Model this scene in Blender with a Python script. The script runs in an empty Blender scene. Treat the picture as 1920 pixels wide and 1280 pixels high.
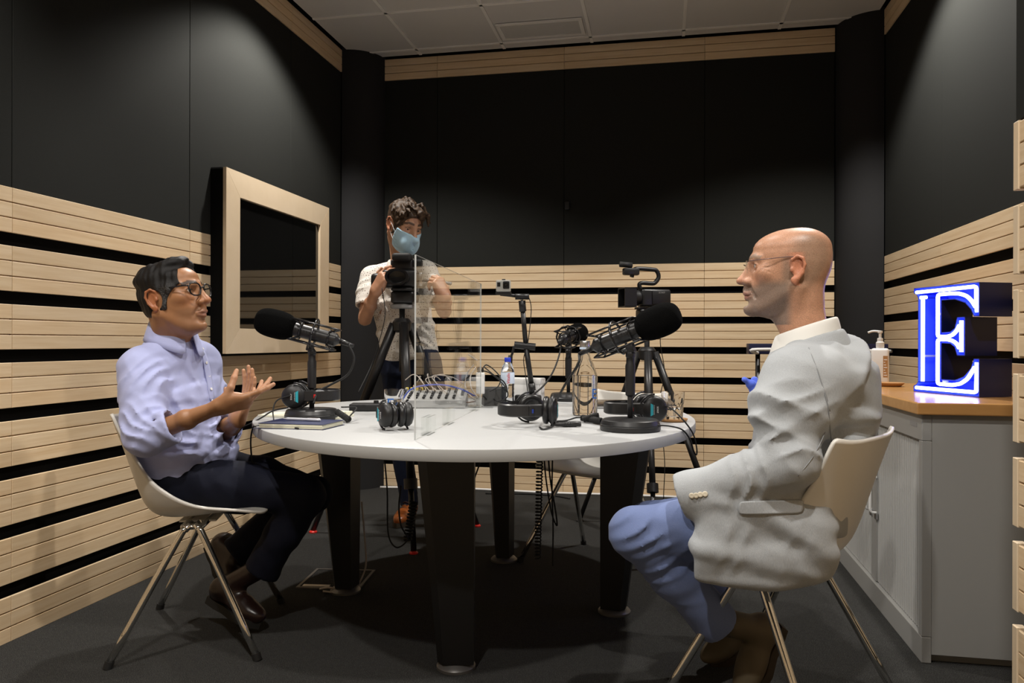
import bpy, bmesh, math, random
import numpy as np
from mathutils import Vector, Matrix
random.seed(7)
rng = np.random.default_rng(7)
SC = bpy.context.scene
COL = SC.collection
PI = math.pi

# ------------------------------------------------------------------ camera
FOC, YAW, PITCH, ROLL, CH = 1449.7, .1936, .0004, .0029, 1.0312      # focal length for a 1920 px wide frame
_F = Vector((-math.sin(YAW) * math.cos(PITCH), math.cos(YAW) * math.cos(PITCH), math.sin(PITCH)))
_R0 = Vector((math.cos(YAW), math.sin(YAW), 0)); _U0 = _R0.cross(_F)
_R = _R0 * math.cos(ROLL) + _U0 * math.sin(ROLL); _U = _U0 * math.cos(ROLL) - _R0 * math.sin(ROLL)
EYE = Vector((0, 0, CH))
cd = bpy.data.cameras.new('camera'); cam = bpy.data.objects.new('camera', cd); COL.objects.link(cam)
cd.sensor_width = 36; cd.lens = FOC / 1920 * 36; cd.clip_start = .02
cam.matrix_world = Matrix(((_R.x, _U.x, -_F.x, 0), (_R.y, _U.y, -_F.y, 0), (_R.z, _U.z, -_F.z, CH), (0, 0, 0, 1)))
SC.camera = cam

# ------------------------------------------------------------------ world, lamps, exposure
w = bpy.data.worlds.new('world'); SC.world = w; w.use_nodes = True
w.node_tree.nodes['Background'].inputs[0].default_value = (.05, .05, .055, 1)
w.node_tree.nodes['Background'].inputs[1].default_value = .15
SC.view_settings.view_transform = 'Standard'; SC.view_settings.look = 'None'
SC.view_settings.exposure = 0.0; SC.view_settings.gamma = 1.0; SC.view_settings.use_curve_mapping = False
CEIL = 3.05
def downlight(x, y, power, half=61, blend=.42, col=(1, .945, .875), rad=.045):
    l = bpy.data.lights.new('ceiling_downlight', 'SPOT'); l.energy = power; l.color = col
    l.spot_size = math.radians(2 * half); l.spot_blend = blend; l.shadow_soft_size = rad
    o = bpy.data.objects.new('ceiling_downlight', l); COL.objects.link(o); o.location = (x, y, CEIL - .03)
LIGHTS = [(-1.72, 3.80, 180), (.86, 3.80, 180), (-.45, 2.6, 50), (-1.72, 1.2, 128), (.5, 1.2, 135), (-.6, .2, 130)]
for x, y, p in LIGHTS: downlight(x, y, p)

# ------------------------------------------------------------------ helpers
def A(x, y, d):                 # the point seen at (x, y) of the 1920 x 1280 frame, d metres deep
    return EYE + (_F + _R * ((x - 960) / FOC) - _U * ((y - 640) / FOC)) * d
def AZ(x, y, z):                # ... at height z
    r = _F + _R * ((x - 960) / FOC) - _U * ((y - 640) / FOC)
    return EYE + r * ((z - CH) / r.z)
def V(*a): return Vector(a)

class MB:                       # collects vertices and faces of ONE mesh
    def __init__(s): s.v = []; s.f = []; s.m = []
    def add(s, vs, fs, mi=0):
        n = len(s.v); s.v += [tuple(p) for p in vs]; s.f += [tuple(i + n for i in f) for f in fs]; s.m += [mi] * len(fs); return s
    def box(s, lo, hi, mi=0):
        x0, y0, z0 = lo; x1, y1, z1 = hi
        return s.add([(x0,y0,z0),(x1,y0,z0),(x1,y1,z0),(x0,y1,z0),(x0,y0,z1),(x1,y0,z1),(x1,y1,z1),(x0,y1,z1)],
                     [(0,3,2,1),(4,5,6,7),(0,1,5,4),(1,2,6,5),(2,3,7,6),(3,0,4,7)], mi)
    def rbox(s, lo, hi, b, mi=0, seg=2):            # box with rounded edges
        bm = bmesh.new(); bmesh.ops.create_cube(bm, size=1)
        c = [(lo[i] + hi[i]) / 2 for i in range(3)]; d = [hi[i] - lo[i] for i in range(3)]
        for q in bm.verts: q.co = Vector([c[i] + q.co[i] * d[i] for i in range(3)])
        bmesh.ops.bevel(bm, geom=bm.edges[:], offset=b, segments=seg, affect='EDGES', profile=.5)
        bm.verts.index_update(); s.add([q.co[:] for q in bm.verts], [[q.index for q in f.verts] for f in bm.faces], mi); bm.free(); return s
    def tube(s, pts, r, n=8, mi=0, caps=True):      # swept round bar; r a number or one per point
        pts = [Vector(p) for p in pts]; k = len(pts); rs = [r] * k if isinstance(r, (int, float)) else r
        t = [(pts[min(i+1, k-1)] - pts[max(i-1, 0)]).normalized() for i in range(k)]
        u = t[0].orthogonal().normalized(); vs = []; fs = []
        for i in range(k):
            u = (u - t[i] * u.dot(t[i])).normalized(); q = t[i].cross(u)
            vs += [pts[i] + (u * math.cos(2*PI*j/n) + q * math.sin(2*PI*j/n)) * rs[i] for j in range(n)]
        for i in range(k - 1):
            for j in range(n):
                a, b = i*n + j, i*n + (j+1) % n; fs.append((a, b, b + n, a + n))
        if caps: fs += [tuple(range(n))[::-1], tuple(range((k-1)*n, k*n))]
        return s.add(vs, fs, mi)
    def lathe(s, prof, n=24, o=(0,0,0), ax=(0,0,1), mi=0):   # prof: (radius, height) pairs
        ax = Vector(ax).normalized(); u = ax.orthogonal().normalized(); q = ax.cross(u); o = Vector(o); vs = []; fs = []
        for r, h in prof:
            vs += [o + ax * h + (u * math.cos(2*PI*j/n) + q * math.sin(2*PI*j/n)) * max(r, 1e-5) for j in range(n)]
        for i in range(len(prof) - 1):
            for j in range(n):
                a, b = i*n + j, i*n + (j+1) % n; fs.append((a, b, b + n, a + n))
        if prof[0][0] > 1e-4: fs.append(tuple(range(n))[::-1])
        if prof[-1][0] > 1e-4: fs.append(tuple(range((len(prof)-1)*n, len(prof)*n)))
        return s.add(vs, fs, mi)
    def prism(s, poly, z0, z1, mi=0, f=lambda x, y, z: (x, y, z)):
        n = len(poly); vs = [f(x, y, z0) for x, y in poly] + [f(x, y, z1) for x, y in poly]
        fs = [tuple(range(n))[::-1], tuple(range(n, 2*n))] + [(i, (i+1) % n, n + (i+1) % n, n + i) for i in range(n)]
        return s.add(vs, fs, mi)
    def xf(s, M): s.v = [tuple(M @ Vector(p)) for p in s.v]; return s
    def build(s, name, mat, parent=None, smooth=0, auto=None):
        me = bpy.data.meshes.new(name); me.from_pydata(s.v, [], s.f)
        mats = mat if isinstance(mat, (list, tuple)) else [mat]
        for m in mats: me.materials.append(M_[m] if isinstance(m, str) else m)
        if len(mats) > 1: me.polygons.foreach_set('material_index', s.m)
        bm = bmesh.new(); bm.from_mesh(me); bmesh.ops.recalc_face_normals(bm, faces=bm.faces[:])
        if auto is not None:
            for f in bm.faces: f.smooth = True
            for e in bm.edges:
                if len(e.link_faces) == 2 and e.calc_face_angle(0) > math.radians(auto): e.smooth = False
        bm.to_mesh(me); bm.free()
        if smooth: me.polygons.foreach_set('use_smooth', [True] * len(me.polygons))
        return link(name, me, parent)
def link(name, me, parent=None):
    o = bpy.data.objects.new(name, me); COL.objects.link(o); o.parent = parent; return o
def tag(o, label=None, cat=None, group=None, kind=None):
    for k, v in (('label', label), ('category', cat), ('group', group), ('kind', kind)):
        if v: o[k] = v
    return o
def thing(name, label, cat, loc=(0,0,0), rz=0, group=None):
    o = bpy.data.objects.new(name, None); COL.objects.link(o); o.location = loc; o.rotation_euler = (0, 0, rz)
    o.empty_display_size = .05
    return tag(o, label, cat, group)
def copy_tree(o, parent=None):
    c = o.copy(); COL.objects.link(c); c.parent = parent
    for ch in list(o.children): copy_tree(ch, c)
    return c
def spline(pts, n=8):           # Catmull-Rom through points
    p = [Vector(q) for q in pts]; p = [p[0]*2 - p[1]] + p + [p[-1]*2 - p[-2]]; out = []
    for i in range(1, len(p) - 2):
        for k in range(n):
            t = k / n; a, b, c, d = p[i-1:i+3]
            out.append(.5 * ((2*b) + (c - a)*t + (2*a - 5*b + 4*c - d)*t*t + (3*b - a - 3*c + d)*t**3))
    return out + [p[-2]]
def frame(o, x, z=(0,0,1)):     # matrix with its x axis along x and z roughly up
    x = Vector(x).normalized(); y = Vector(z).cross(x).normalized(); z = x.cross(y)
    return Matrix(((x.x,y.x,z.x,o[0]),(x.y,y.y,z.y,o[1]),(x.z,y.z,z.z,o[2]),(0,0,0,1)))
def cable(name, pts, r, mat, label, parent=None, n=10, group=None):
    o = MB().tube(spline(pts, n), r, 6).build(name, mat, parent, smooth=1)
    return tag(o, label, 'cable', group) if parent is None else o

# ------------------------------------------------------------------ materials
M_ = {}
def mat(name, col, rough=.5, metal=0, spec=.5, **kw):
    m = bpy.data.materials.new(name); m.use_nodes = True; nt = m.node_tree; b = nt.nodes['Principled BSDF']
    b.inputs['Base Color'].default_value = (*col, 1); b.inputs['Roughness'].default_value = rough
    b.inputs['Metallic'].default_value = metal; b.inputs['Specular IOR Level'].default_value = spec
    for k, v in kw.items():
        b.inputs[k.replace('_', ' ')].default_value = v
    M_[name] = m; return m, nt, b
def nd(nt, t, **kw):
    n = nt.nodes.new('ShaderNode' + t)
    for k, v in kw.items(): setattr(n, k, v)
    return n
def coords(nt, scale, kind='Object'):
    mp = nd(nt, 'Mapping'); mp.inputs['Scale'].default_value = scale
    if kind == 'Position': nt.links.new(nd(nt, 'NewGeometry').outputs['Position'], mp.inputs[0])
    else: nt.links.new(nd(nt, 'TexCoord').outputs[kind], mp.inputs[0])
    return mp.outputs[0]
def noise(nt, vec, scale, detail=3, rough=.5):
    n = nd(nt, 'TexNoise'); n.inputs['Scale'].default_value = scale; n.inputs['Detail'].default_value = detail
    n.inputs['Roughness'].default_value = rough; nt.links.new(vec, n.inputs['Vector']); return n.outputs['Fac']
def ramp(nt, fac, stops):
    r = nd(nt, 'ValToRGB'); e = r.color_ramp.elements
    while len(e) < len(stops): e.new(.5)
    for q, (p, c) in zip(e, stops): q.position = p; q.color = (*c, 1)
    nt.links.new(fac, r.inputs[0]); return r.outputs[0]
def bump(nt, b, h, strength=.3, dist=.01):
    n = nd(nt, 'Bump'); n.inputs['Strength'].default_value = strength; n.inputs['Distance'].default_value = dist
    nt.links.new(h, n.inputs['Height']); nt.links.new(n.outputs[0], b.inputs['Normal'])
def mixc(nt, fac, a, b, typ='MIX'):
    n = nd(nt, 'MixRGB', blend_type=typ)
    for s, v in zip(n.inputs, (fac, a, b)):
        if isinstance(v, (int, float)): s.default_value = v
        elif isinstance(v, tuple): s.default_value = (*v, 1)
        else: nt.links.new(v, s)
    return n.outputs[0]

def wood_mat(name, a, b, sc=(1.6, 1.6, 34)):
    m, nt, bs = mat(name, a, .42, spec=.35)
    v = coords(nt, sc, 'Position')
    rnd = nd(nt, 'ObjectInfo').outputs['Random']
    off = nd(nt, 'VectorMath', operation='ADD'); nt.links.new(v, off.inputs[0])
    cx = nd(nt, 'CombineXYZ'); ml = nd(nt, 'Math', operation='MULTIPLY'); nt.links.new(rnd, ml.inputs[0]); ml.inputs[1].default_value = 40
    nt.links.new(ml.outputs[0], cx.inputs[0]); nt.links.new(ml.outputs[0], cx.inputs[2]); nt.links.new(cx.outputs[0], off.inputs[1])
    g = noise(nt, off.outputs[0], 2.2, 5, .6)
    c = ramp(nt, g, [(.3, a), (.52, tuple((p + q) / 2 for p, q in zip(a, b))), (.75, b)])
    tint = ramp(nt, rnd, [(0, (.90, .885, .86)), (.5, (1, 1, 1)), (1, (1.0, .955, .90))])
    nt.links.new(mixc(nt, 1.0, c, tint, 'MULTIPLY'), bs.inputs['Base Color'])
wood_mat('maple', (.82, .66, .455), (.69, .51, .31))
wood_mat('maple_frame', (.80, .66, .48), (.74, .60, .42), (3, 3, 3))
wood_mat('beech_top', (.52, .28, .10), (.43, .215, .07), (2, 14, 14)); M_['beech_top'].node_tree.nodes['Principled BSDF'].inputs['Roughness'].default_value = .22
m, nt, b = mat('felt', (.04, .041, .04), .95, spec=.1)
n1 = noise(nt, coords(nt, (1, 1, 1), 'Position'), 900, 2)
nt.links.new(ramp(nt, n1, [(.3, (.016, .017, .016)), (.7, (.024, .025, .023))]), b.inputs['Base Color'])
mat('black_gap', (.004, .004, .004), .9, spec=.1)
mat('column_felt', (.026, .026, .027), .9, spec=.1)
m, nt, b = mat('carpet', (.03, .03, .03), .97, spec=.05)
pv = coords(nt, (1, 1, 1), 'Position')
n1 = noise(nt, pv, 420, 2, .6); n2 = noise(nt, pv, 60, 3, .6)
c1 = ramp(nt, n1, [(.3, (.022, .022, .021)), (.55, (.062, .062, .060)), (.78, (.22, .22, .21))])
nt.links.new(mixc(nt, .5, c1, ramp(nt, n2, [(.3, (.6, .6, .6)), (.7, (1, 1, 1))]), 'MULTIPLY'), b.inputs['Base Color'])
bump(nt, b, n1, .8, .01)
m, nt, b = mat('ceiling_tile', (.66, .66, .65), .9, spec=.1)
n1 = noise(nt, coords(nt, (1, 1, 1), 'Position'), 250, 2); bump(nt, b, n1, .15, .003)
mat('grid_white', (.86, .86, .84), .5)
m, nt, b = mat('laminate', (.72, .72, .715), .38, spec=.4)
n1 = noise(nt, coords(nt, (1, 1, 1)), 500, 2); nt.links.new(ramp(nt, n1, [(.35, (.445, .455, .46)), (.65, (.48, .49, .495))]), b.inputs['Base Color'])
mat('laminate_edge', (.40, .405, .40), .5)
mat('leg_black', (.005, .005, .0055), .45)
mat('foot_grey', (.16, .155, .15), .4, metal=.6)
mat('shell_white', (.76, .735, .68), .38)
mat('chrome', (.78, .77, .74), .12, metal=1)
mat('rubber', (.008, .008, .008), .7)
mat('black', (.008, .008, .009), .45)
mat('black_gloss', (.008, .008, .009), .22)
mat('black_satin', (.014, .014, .015), .38)
m, nt, b = mat('foam', (.0035, .0035, .0035), 1.0, spec=.05); bump(nt, b, noise(nt, coords(nt, (1, 1, 1)), 700, 2), .9, .004)
mat('dark_metal', (.05, .05, .052), .35, metal=.8)
mat('steel', (.55, .55, .55), .28, metal=1)
mat('white_plastic', (.8, .8, .79), .4)
mat('grey_plastic', (.25, .25, .25), .5)
mat('cabinet_grey', (.30, .30, .29), .45)
mat('cabinet_door', (.46, .465, .455), .42)
mat('navy_board', (.010, .012, .045), .4)
mat('blue_paint', (.003, .006, .045), .3)
mat('red', (.7, .02, .015), .4)
mat('teal', (.03, .36, .45), .4)
mat('cork', (.42, .22, .085), .8)
mat('paper', (.78, .76, .60), .7)
mat('navy_cover', (.012, .02, .075), .5)
mat('yellow', (.65, .5, .05), .4)
mat('print_white', (.75, .75, .75), .5)
mat('print_blue', (.02, .12, .42), .5)
mat('pale_blue', (.55, .68, .85), .5)
mat('cap_blue', (.02, .05, .55), .35)
mat('light_grey', (.85, .85, .83), .5)
def emis(name, col, st):
    m, nt, b = mat(name, col, .4); b.inputs['Emission Color'].default_value = (*col, 1); b.inputs['Emission Strength'].default_value = st
emis('neon', (.36, .42, 1.0), 9)
emis('led_blue', (.1, .2, 1.0), 2.0)
def glass(name, col=(1, 1, 1), ior=1.48, rough=0):
    m = bpy.data.materials.new(name); m.use_nodes = True; nt = m.node_tree; nt.nodes.clear()
    o = nd(nt, 'OutputMaterial'); g = nd(nt, 'BsdfGlass'); g.inputs['Color'].default_value = (*col, 1); g.inputs['IOR'].default_value = ior; g.inputs['Roughness'].default_value = rough
    nt.links.new(g.outputs[0], o.inputs[0]); M_[name] = m
glass('water', (1, 1, 1), 1.33); glass('glass_thick', (1, 1, 1), 1.36); glass('pet', (.95, .97, 1), 1.3)
def pane(name, edge, tint, gl=(1, 1, 1), base=.035):        # clear sheet: what it does not mirror it lets through
    m = bpy.data.materials.new(name); m.use_nodes = True; nt = m.node_tree; nt.nodes.clear()
    o = nd(nt, 'OutputMaterial'); t = nd(nt, 'BsdfTransparent'); t.inputs[0].default_value = (*tint, 1)
    g = nd(nt, 'BsdfGlossy'); g.inputs['Roughness'].default_value = .01; g.inputs['Color'].default_value = (*gl, 1)
    lw = nd(nt, 'LayerWeight'); lw.inputs[0].default_value = .5; pw = nd(nt, 'Math', operation='POWER'); pw.inputs[1].default_value = 5; nt.links.new(lw.outputs['Facing'], pw.inputs[0])
    f = nd(nt, 'Math', operation='MULTIPLY_ADD'); f.inputs[1].default_value = edge; f.inputs[2].default_value = base; nt.links.new(pw.outputs[0], f.inputs[0]); x = nd(nt, 'MixShader')
    for i, s in enumerate((f, t, g)): nt.links.new(s.outputs[0], x.inputs[i])
    nt.links.new(x.outputs[0], o.inputs[0]); M_[name] = m
pane('acrylic', .42, (.97, .975, .97), base=.03); pane('lens_clear', .5, (.97, .97, .97)); pane('glass', 1.0, (.90, .92, .92), base=.075)
mat('window_glass', (.004, .004, .004), .03, spec=.6)
mat('acrylic_edge', (.50, .52, .52), .15, spec=.6)

mat('pad_leather', (.010, .010, .011), .33)
mat('led_mark', (.05, .12, .75), .4)
mat('pen_clear', (.62, .64, .70), .15, spec=.6)
mat('bottle_label', (.62, .72, .86), .5)
mat('mixer_grey', (.36, .36, .355), .45)
mat('laptop_lid', (.055, .042, .032), .25)
mat('console_grey', (.045, .045, .045), .5)
mat('cable_blue', (.06, .10, .45), .5)
mat('cable_pale', (.45, .40, .36), .5)
mat('cable_brown', (.22, .13, .09), .6)
mat('silver', (.50, .50, .47), .4, metal=.3)
# ------------------------------------------------------------------ the room
XL, XR, YB, XP = -2.193, 1.309, 5.253, .8235        # plank faces of the left, right and back walls and of the near right wall
PT, BH = .2, .1545                                   # pitch and height of a band of three planks
YF = -1.1
def struct(name, mb, mt, **k): return tag(mb.build(name, mt, **k), kind='structure')
struct('floor', MB().box((-2.6, YF - .2, -.1), (1.7, 5.6, 0)), 'carpet')
def plank(parent, ax, face, s, a, b, z0, z1, mt='maple', th=.018, name='plank'):
    # ax 'x': the wall lies in a plane x = face and looks along s; the piece runs from a to b along y (or x)
    lo, hi = (face - s * th, face) if s > 0 else (face, face - s * th)
    c = .0012
    q = MB()
    def P(u, w, z): return (w, u, z) if ax == 'x' else (u, w, z)
    f0 = face - s * th; f1 = face
    vs = [P(a, f0, z0), P(b, f0, z0), P(b, f0, z1), P(a, f0, z1),
          P(a, f1 - s*c, z0), P(b, f1 - s*c, z0), P(b, f1 - s*c, z1), P(a, f1 - s*c, z1),
          P(a + c, f1, z0 + c), P(b - c, f1, z0 + c), P(b - c, f1, z1 - c), P(a + c, f1, z1 - c)]
    fs = [(0,1,2,3)] + [(i, (i+1) % 4, 4 + (i+1) % 4, 4 + i) for i in range(4)] + [(4+i, 4 + (i+1) % 4, 8 + (i+1) % 4, 8 + i) for i in range(4)] + [(8,9,10,11)]
    return q.add(vs, fs).build(name, mt, parent)
GR = .0042
def band(parent, ax, face, s, segs, z0, mt='maple'):
    h = (BH - 2 * GR) / 3
    for a, b in segs: plank(parent, ax, face - s * .009, s, a + .002, b - .002, z0 + .003, z0 + BH - .003, mt, .008, 'backing_board')
    for i in range(3):
        for a, b in segs: plank(parent, ax, face, s, a + .0008, b - .0008, z0 + i * (h + GR), z0 + i * (h + GR) + h, mt, .0085)
def segs(j): return list(zip(j[:-1], j[1:]))
ZW = 7 * PT + BH                                     # top of the wood
TB, TT = 2.895, 3.045                                # ceiling trim
def felt(parent, ax, face, s, sg, z0, z1):
    for a, b in sg: plank(parent, ax, face, s, a + .0015, b - .0015, z0, z1, 'felt', .03, 'felt_panel')
# left wall
WL = struct('wall_left', MB().box((XL - .3, YF, 0), (XL - .03, YB + .25, CEIL + .1)), 'black_gap')
JL = [YF, -.75, .25, 1.262, 2.2734, 3.285, 4.29, 5.023]
Y0W, Y1W, Z0W, Z1W = 3.456, 4.635, .968, 1.885       # window outline
for k in range(8):
    if k < 5: sg = segs(JL)
    else: sg = segs([j for j in JL if j < 3.3] + [Y0W]) + [(Y1W - .02, 5.023)]
    band(WL, 'x', XL, 1, sg, k * PT)
felt(WL, 'x', XL - .003, 1, segs([j for j in JL if j < 3.3] + [4.29, 5.023]), ZW + .001, TB - .002)
h = (TT - TB - 2 * GR) / 3
for i in range(3):
    for a, b in segs(JL): plank(WL, 'x', XL + .004, 1, a + .0008, b - .0008, TB + i * (h + GR), TB + i * (h + GR) + h)
# back wall
WB = struct('wall_back', MB().box((XL - .3, YB + .03, 0), (XR + .3, YB + .3, CEIL + .1)), 'black_gap')
JB = [-1.972, -1.572, -.671, .262, 1.072]
for k in range(8): band(WB, 'y', YB, -1, segs(JB), k * PT)
felt(WB, 'y', YB + .003, -1, segs(JB), ZW + .001, TB - .002)
for i in range(3):
    for a, b in segs(JB): plank(WB, 'y', YB - .004, -1, a + .0008, b - .0008, TB + i * (h + GR), TB + i * (h + GR) + h)
MB().rbox((-.662, YB - .03, 1.93), (-.630, YB + .001, 1.985), .006).build('wall_clip', 'black', WB)
# right wall behind the cabinet
WR = struct('wall_right', MB().box((XR + .03, 1.9, 0), (XR + .3, YB + .25, CEIL + .1)), 'black_gap')
JR = [1.9, 3.04, 4.05, 5.023]
for k in range(8): band(WR, 'x', XR, -1, segs(JR), k * PT)
felt(WR, 'x', XR + .003, -1, segs(JR), ZW + .001, TB - .002)
for i in range(3):
    for a, b in segs(JR): plank(WR, 'x', XR - .004, -1, a + .0008, b - .0008, TB + i * (h + GR), TB + i * (h + GR) + h)
# near right wall, standing further into the room
WE = struct('wall_entrance', MB().box((XP + .05, YF, 0), (XR + .3, 1.96, CEIL + .1)), 'felt')
JE = [YF, -.1, .95, 2.022]
for k in range(8):
    band(WE, 'x', XP, -1, segs(JE), k * PT)
    plank(WE, 'x', XP - .002, -1, 2.0235, 2.05, k * PT - .004, k * PT + BH + .004, 'maple_frame', .022, 'edge_strip')
felt(WE, 'x', XP + .003, -1, [(YF, -.1), (-.1, .95), (.95, 2.05)], ZW + .006, TB - .002)
for i in range(3):
    for a, b in segs(JE): plank(WE, 'x', XP - .004, -1, a, b, TB + i * (h + GR), TB + i * (h + GR) + h)
# wall behind the photographer
WF = struct('wall_front', MB().box((XL - .3, YF - .2, 0), (XR + .3, YF - .03, CEIL + .1)), 'black_gap')
JF = [XL, -1.2, -.2, XP]
for k in range(8): band(WF, 'y', YF, 1, segs(JF), k * PT)
felt(WF, 'y', YF - .003, 1, segs(JF), ZW + .001, CEIL)
# round felt columns in the two far corners
def column(name, cx, a0, lab):
    q = MB(); n = 20; r = .232
    pts = [(cx + r * math.cos(a0 + PI/2 * i / n), YB + .01 + r * math.sin(a0 + PI/2 * i / n)) for i in range(n + 1)] + [(cx, YB + .01)]
    struct(name, q.prism(pts, 0, CEIL + .02), 'column_felt', auto=40)
column('wall_corner_left', XL, -PI/2, ''); column('wall_corner_right', XR, PI, '')
# ceiling with lay-in tiles and a grid
CE = struct('ceiling', MB().box((XL - .3, YF - .2, CEIL + .03), (XR + .3, YB + .3, CEIL + .15)), 'black_gap')
gx = [-2.17 + .0] + [-1.683 + .602 * i for i in range(5)] + [1.29]
gy = [YF + .02] + [4.515 - .602 * i for i in range(8, -1, -1)] + [5.117, YB - .03]
gy = sorted(set(round(q, 3) for q in gy if q > YF))
tile_cache = {}
for i in range(len(gx) - 1):
    for j in range(len(gy) - 1):
        wx, wy = gx[i+1] - gx[i] - .016, gy[j+1] - gy[j] - .016
        if wx < .02 or wy < .02: continue
        key = (round(wx, 3), round(wy, 3))
        if key not in tile_cache:
            o = MB().box((0, 0, 0), (wx, wy, .018)).build('ceiling_tile', 'ceiling_tile', CE); tile_cache[key] = o.data
        else: o = link('ceiling_tile', tile_cache[key], CE)
        o.location = (gx[i] + .008, gy[j] + .008, CEIL + .002)
for x in gx[1:-1]: MB().box((x - .010, YF, CEIL - .004), (x + .010, YB - .04, CEIL + .008)).build('grid_bar', 'grid_white', CE)
for y in gy[1:-1]: MB().box((XL + .03, y - .010, CEIL - .004), (XR - .03, y + .010, CEIL + .0075)).build('grid_bar', 'grid_white', CE)
# air vent
mat('slat_grey', (.50, .50, .48), .5)
t = thing('ceiling_vent', 'white rectangular air vent grille set in the grey tiled ceiling', 'air vent', (-.78, 4.92, CEIL))
q = MB(); a, b_, fw = .275, .125, .024
for lo, hi in (((-a, -b_), (a, -b_ + fw)), ((-a, b_ - fw), (a, b_)), ((-a, -b_ + fw), (-a + fw, b_ - fw)), ((a - fw, -b_ + fw), (a, b_ - fw))):
    q.box((lo[0], lo[1], -.012), (hi[0], hi[1], -.003))
q.build('frame', 'light_grey', t)
MB().box((-a + .02, -b_ + .02, -.004), (a - .02, b_ - .02, -.003)).build('backing', 'grey_plastic', t)
for i in range(7):
    y = -b_ + fw + (2 * b_ - 2 * fw) * (i + .5) / 7
    MB().add([(-a + fw, y - .009, -.004), (a - fw, y - .009, -.004), (a - fw, y + .006, -.011), (-a + fw, y + .006, -.011),
              (-a + fw, y - .007, -.004), (a - fw, y - .007, -.004), (a - fw, y + .008, -.011), (-a + fw, y + .008, -.011)],
             [(0,1,2,3),(7,6,5,4),(0,4,5,1),(2,6,7,3)]).build('slat', 'slat_grey', t)
# window between studio and control room
xf = XL + .072
WN = struct('window_1', MB().rbox((XL - .02, Y0W, Z0W - .012), (xf - .004, Y1W + .0, Z1W + .006), .012), 'black_gap')
fw = .127; oy0, oy1, oz0, oz1 = Y0W - .004, Y1W + .004, Z0W, Z1W
iy0, iy1, iz0, iz1 = oy0 + fw, oy1 - fw, oz0 + fw, oz1 - fw
def member(p):
    q = MB(); q.prism([(a, b) for a, b in p], xf - .004, xf + .014, f=lambda y, z, x: (x, y, z)); q.build('frame_board', 'maple_frame', WN)
e = .0008
member([(oy0 + e, oz1), (iy0 + e, iz1), (iy1 - e, iz1), (oy1 - e, oz1)])
member([(oy0 + e, oz0), (oy1 - e, oz0), (iy1 - e, iz0), (iy0 + e, iz0)])
member([(oy0, oz0 + e), (iy0, iz0 + e), (iy0, iz1 - e), (oy0, oz1 - e)])
member([(oy1, oz0 + e), (oy1, oz1 - e), (iy1, iz1 - e), (iy1, iz0 + e)])
MB().box((xf - .0045, iy0, iz0), (xf - .001, iy1, iz1)).build('pane', 'window_glass', WN)
# ------------------------------------------------------------------ table
TZ = .745
tc = V(-.753, 3.077); ta = V(.259, -.966); tb_ = V(.966, .259); TA, TBb = 1.109, .849
T = thing('conference_table', 'large white oval meeting table with four tapered black legs', 'table', (tc.x, tc.y, 0))
N = 96
pts = [tuple(ta * (TA if math.cos(2*PI*i/N) > 0 else .80) * math.cos(2*PI*i/N) + tb_ * TBb * math.sin(2*PI*i/N)) for i in range(N)]     # the far half is shorter
def inset(p, d): l = math.hypot(*p); return (p[0] * (1 - d / l), p[1] * (1 - d / l))
q = MB(); rings = [(.012, TZ - .036), (.001, TZ - .035), (0, TZ - .033), (0, TZ - .004), (.0012, TZ - .0012), (.004, TZ)]
for d, z in rings: q.v += [(*inset(p, d), z) for p in pts]
for r in range(len(rings) - 1):
    for i in range(N):
        a, b = r*N + i, r*N + (i+1) % N; q.f.append((a, b, b + N, a + N)); q.m.append(1 if r < 4 else 0)
q.f += [tuple(range(N))[::-1], tuple(range((len(rings)-1)*N, len(rings)*N))]; q.m += [1, 0]
q.build('table_top', ['laminate', 'laminate_edge'], T, auto=35)
MB().box((-.5, -.5, TZ - .05), (.5, .5, TZ - .0365)).build('under_frame', 'leg_black', T)
def table_leg(foot, out, wt, wb, th):
    # a flared leg: straight inner edge, outer edge slanting in towards the floor
    f = foot - tc; f = V(f.x, f.y, 0); o = V(out[0], out[1], 0).normalized(); s = V(-o.y, o.x, 0); q = MB()
    zt = TZ - .037; zb = .022; vs = []
    for z, w_, t_ in ((zb, wb, th * .8), (zb + .25, wb + (wt - wb) * .33, th * .9), (zt, wt, th)):
        c = f - o * (wb / 2)
        for a, b in ((0, -t_/2), (w_ * .82, -t_/2), (w_, -t_*.2), (w_, t_*.2), (w_ * .82, t_/2), (0, t_/2)): 
            p = c + o * a + s * b; vs.append((p.x, p.y, z))
    fs = [tuple(range(6))[::-1], tuple(range(12, 18))] + [(k*6 + i, k*6 + (i+1) % 6, k*6 + 6 + (i+1) % 6, k*6 + 6 + i) for k in range(2) for i in range(6)]
    l = q.add(vs, fs).build('leg', 'leg_black', T, auto=30)
    MB().lathe([(.062, 0), (.062, .008), (.055, .016), (.03, .024), (.0, .024)], 28, o=(f.x, f.y, 0)).build('foot_disc', 'foot_grey', l, auto=40)
table_leg(V(-.643, 2.373), (-1, -.2), .185, .115, .10)
table_leg(V(-1.285, 3.00), (-1, .05), .18, .085, .10)
table_leg(V(-.182, 2.976), (1, -.12), .19, .09, .12)
table_leg(V(-.737, 3.576), (-1, .1), .125, .075, .10)
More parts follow.
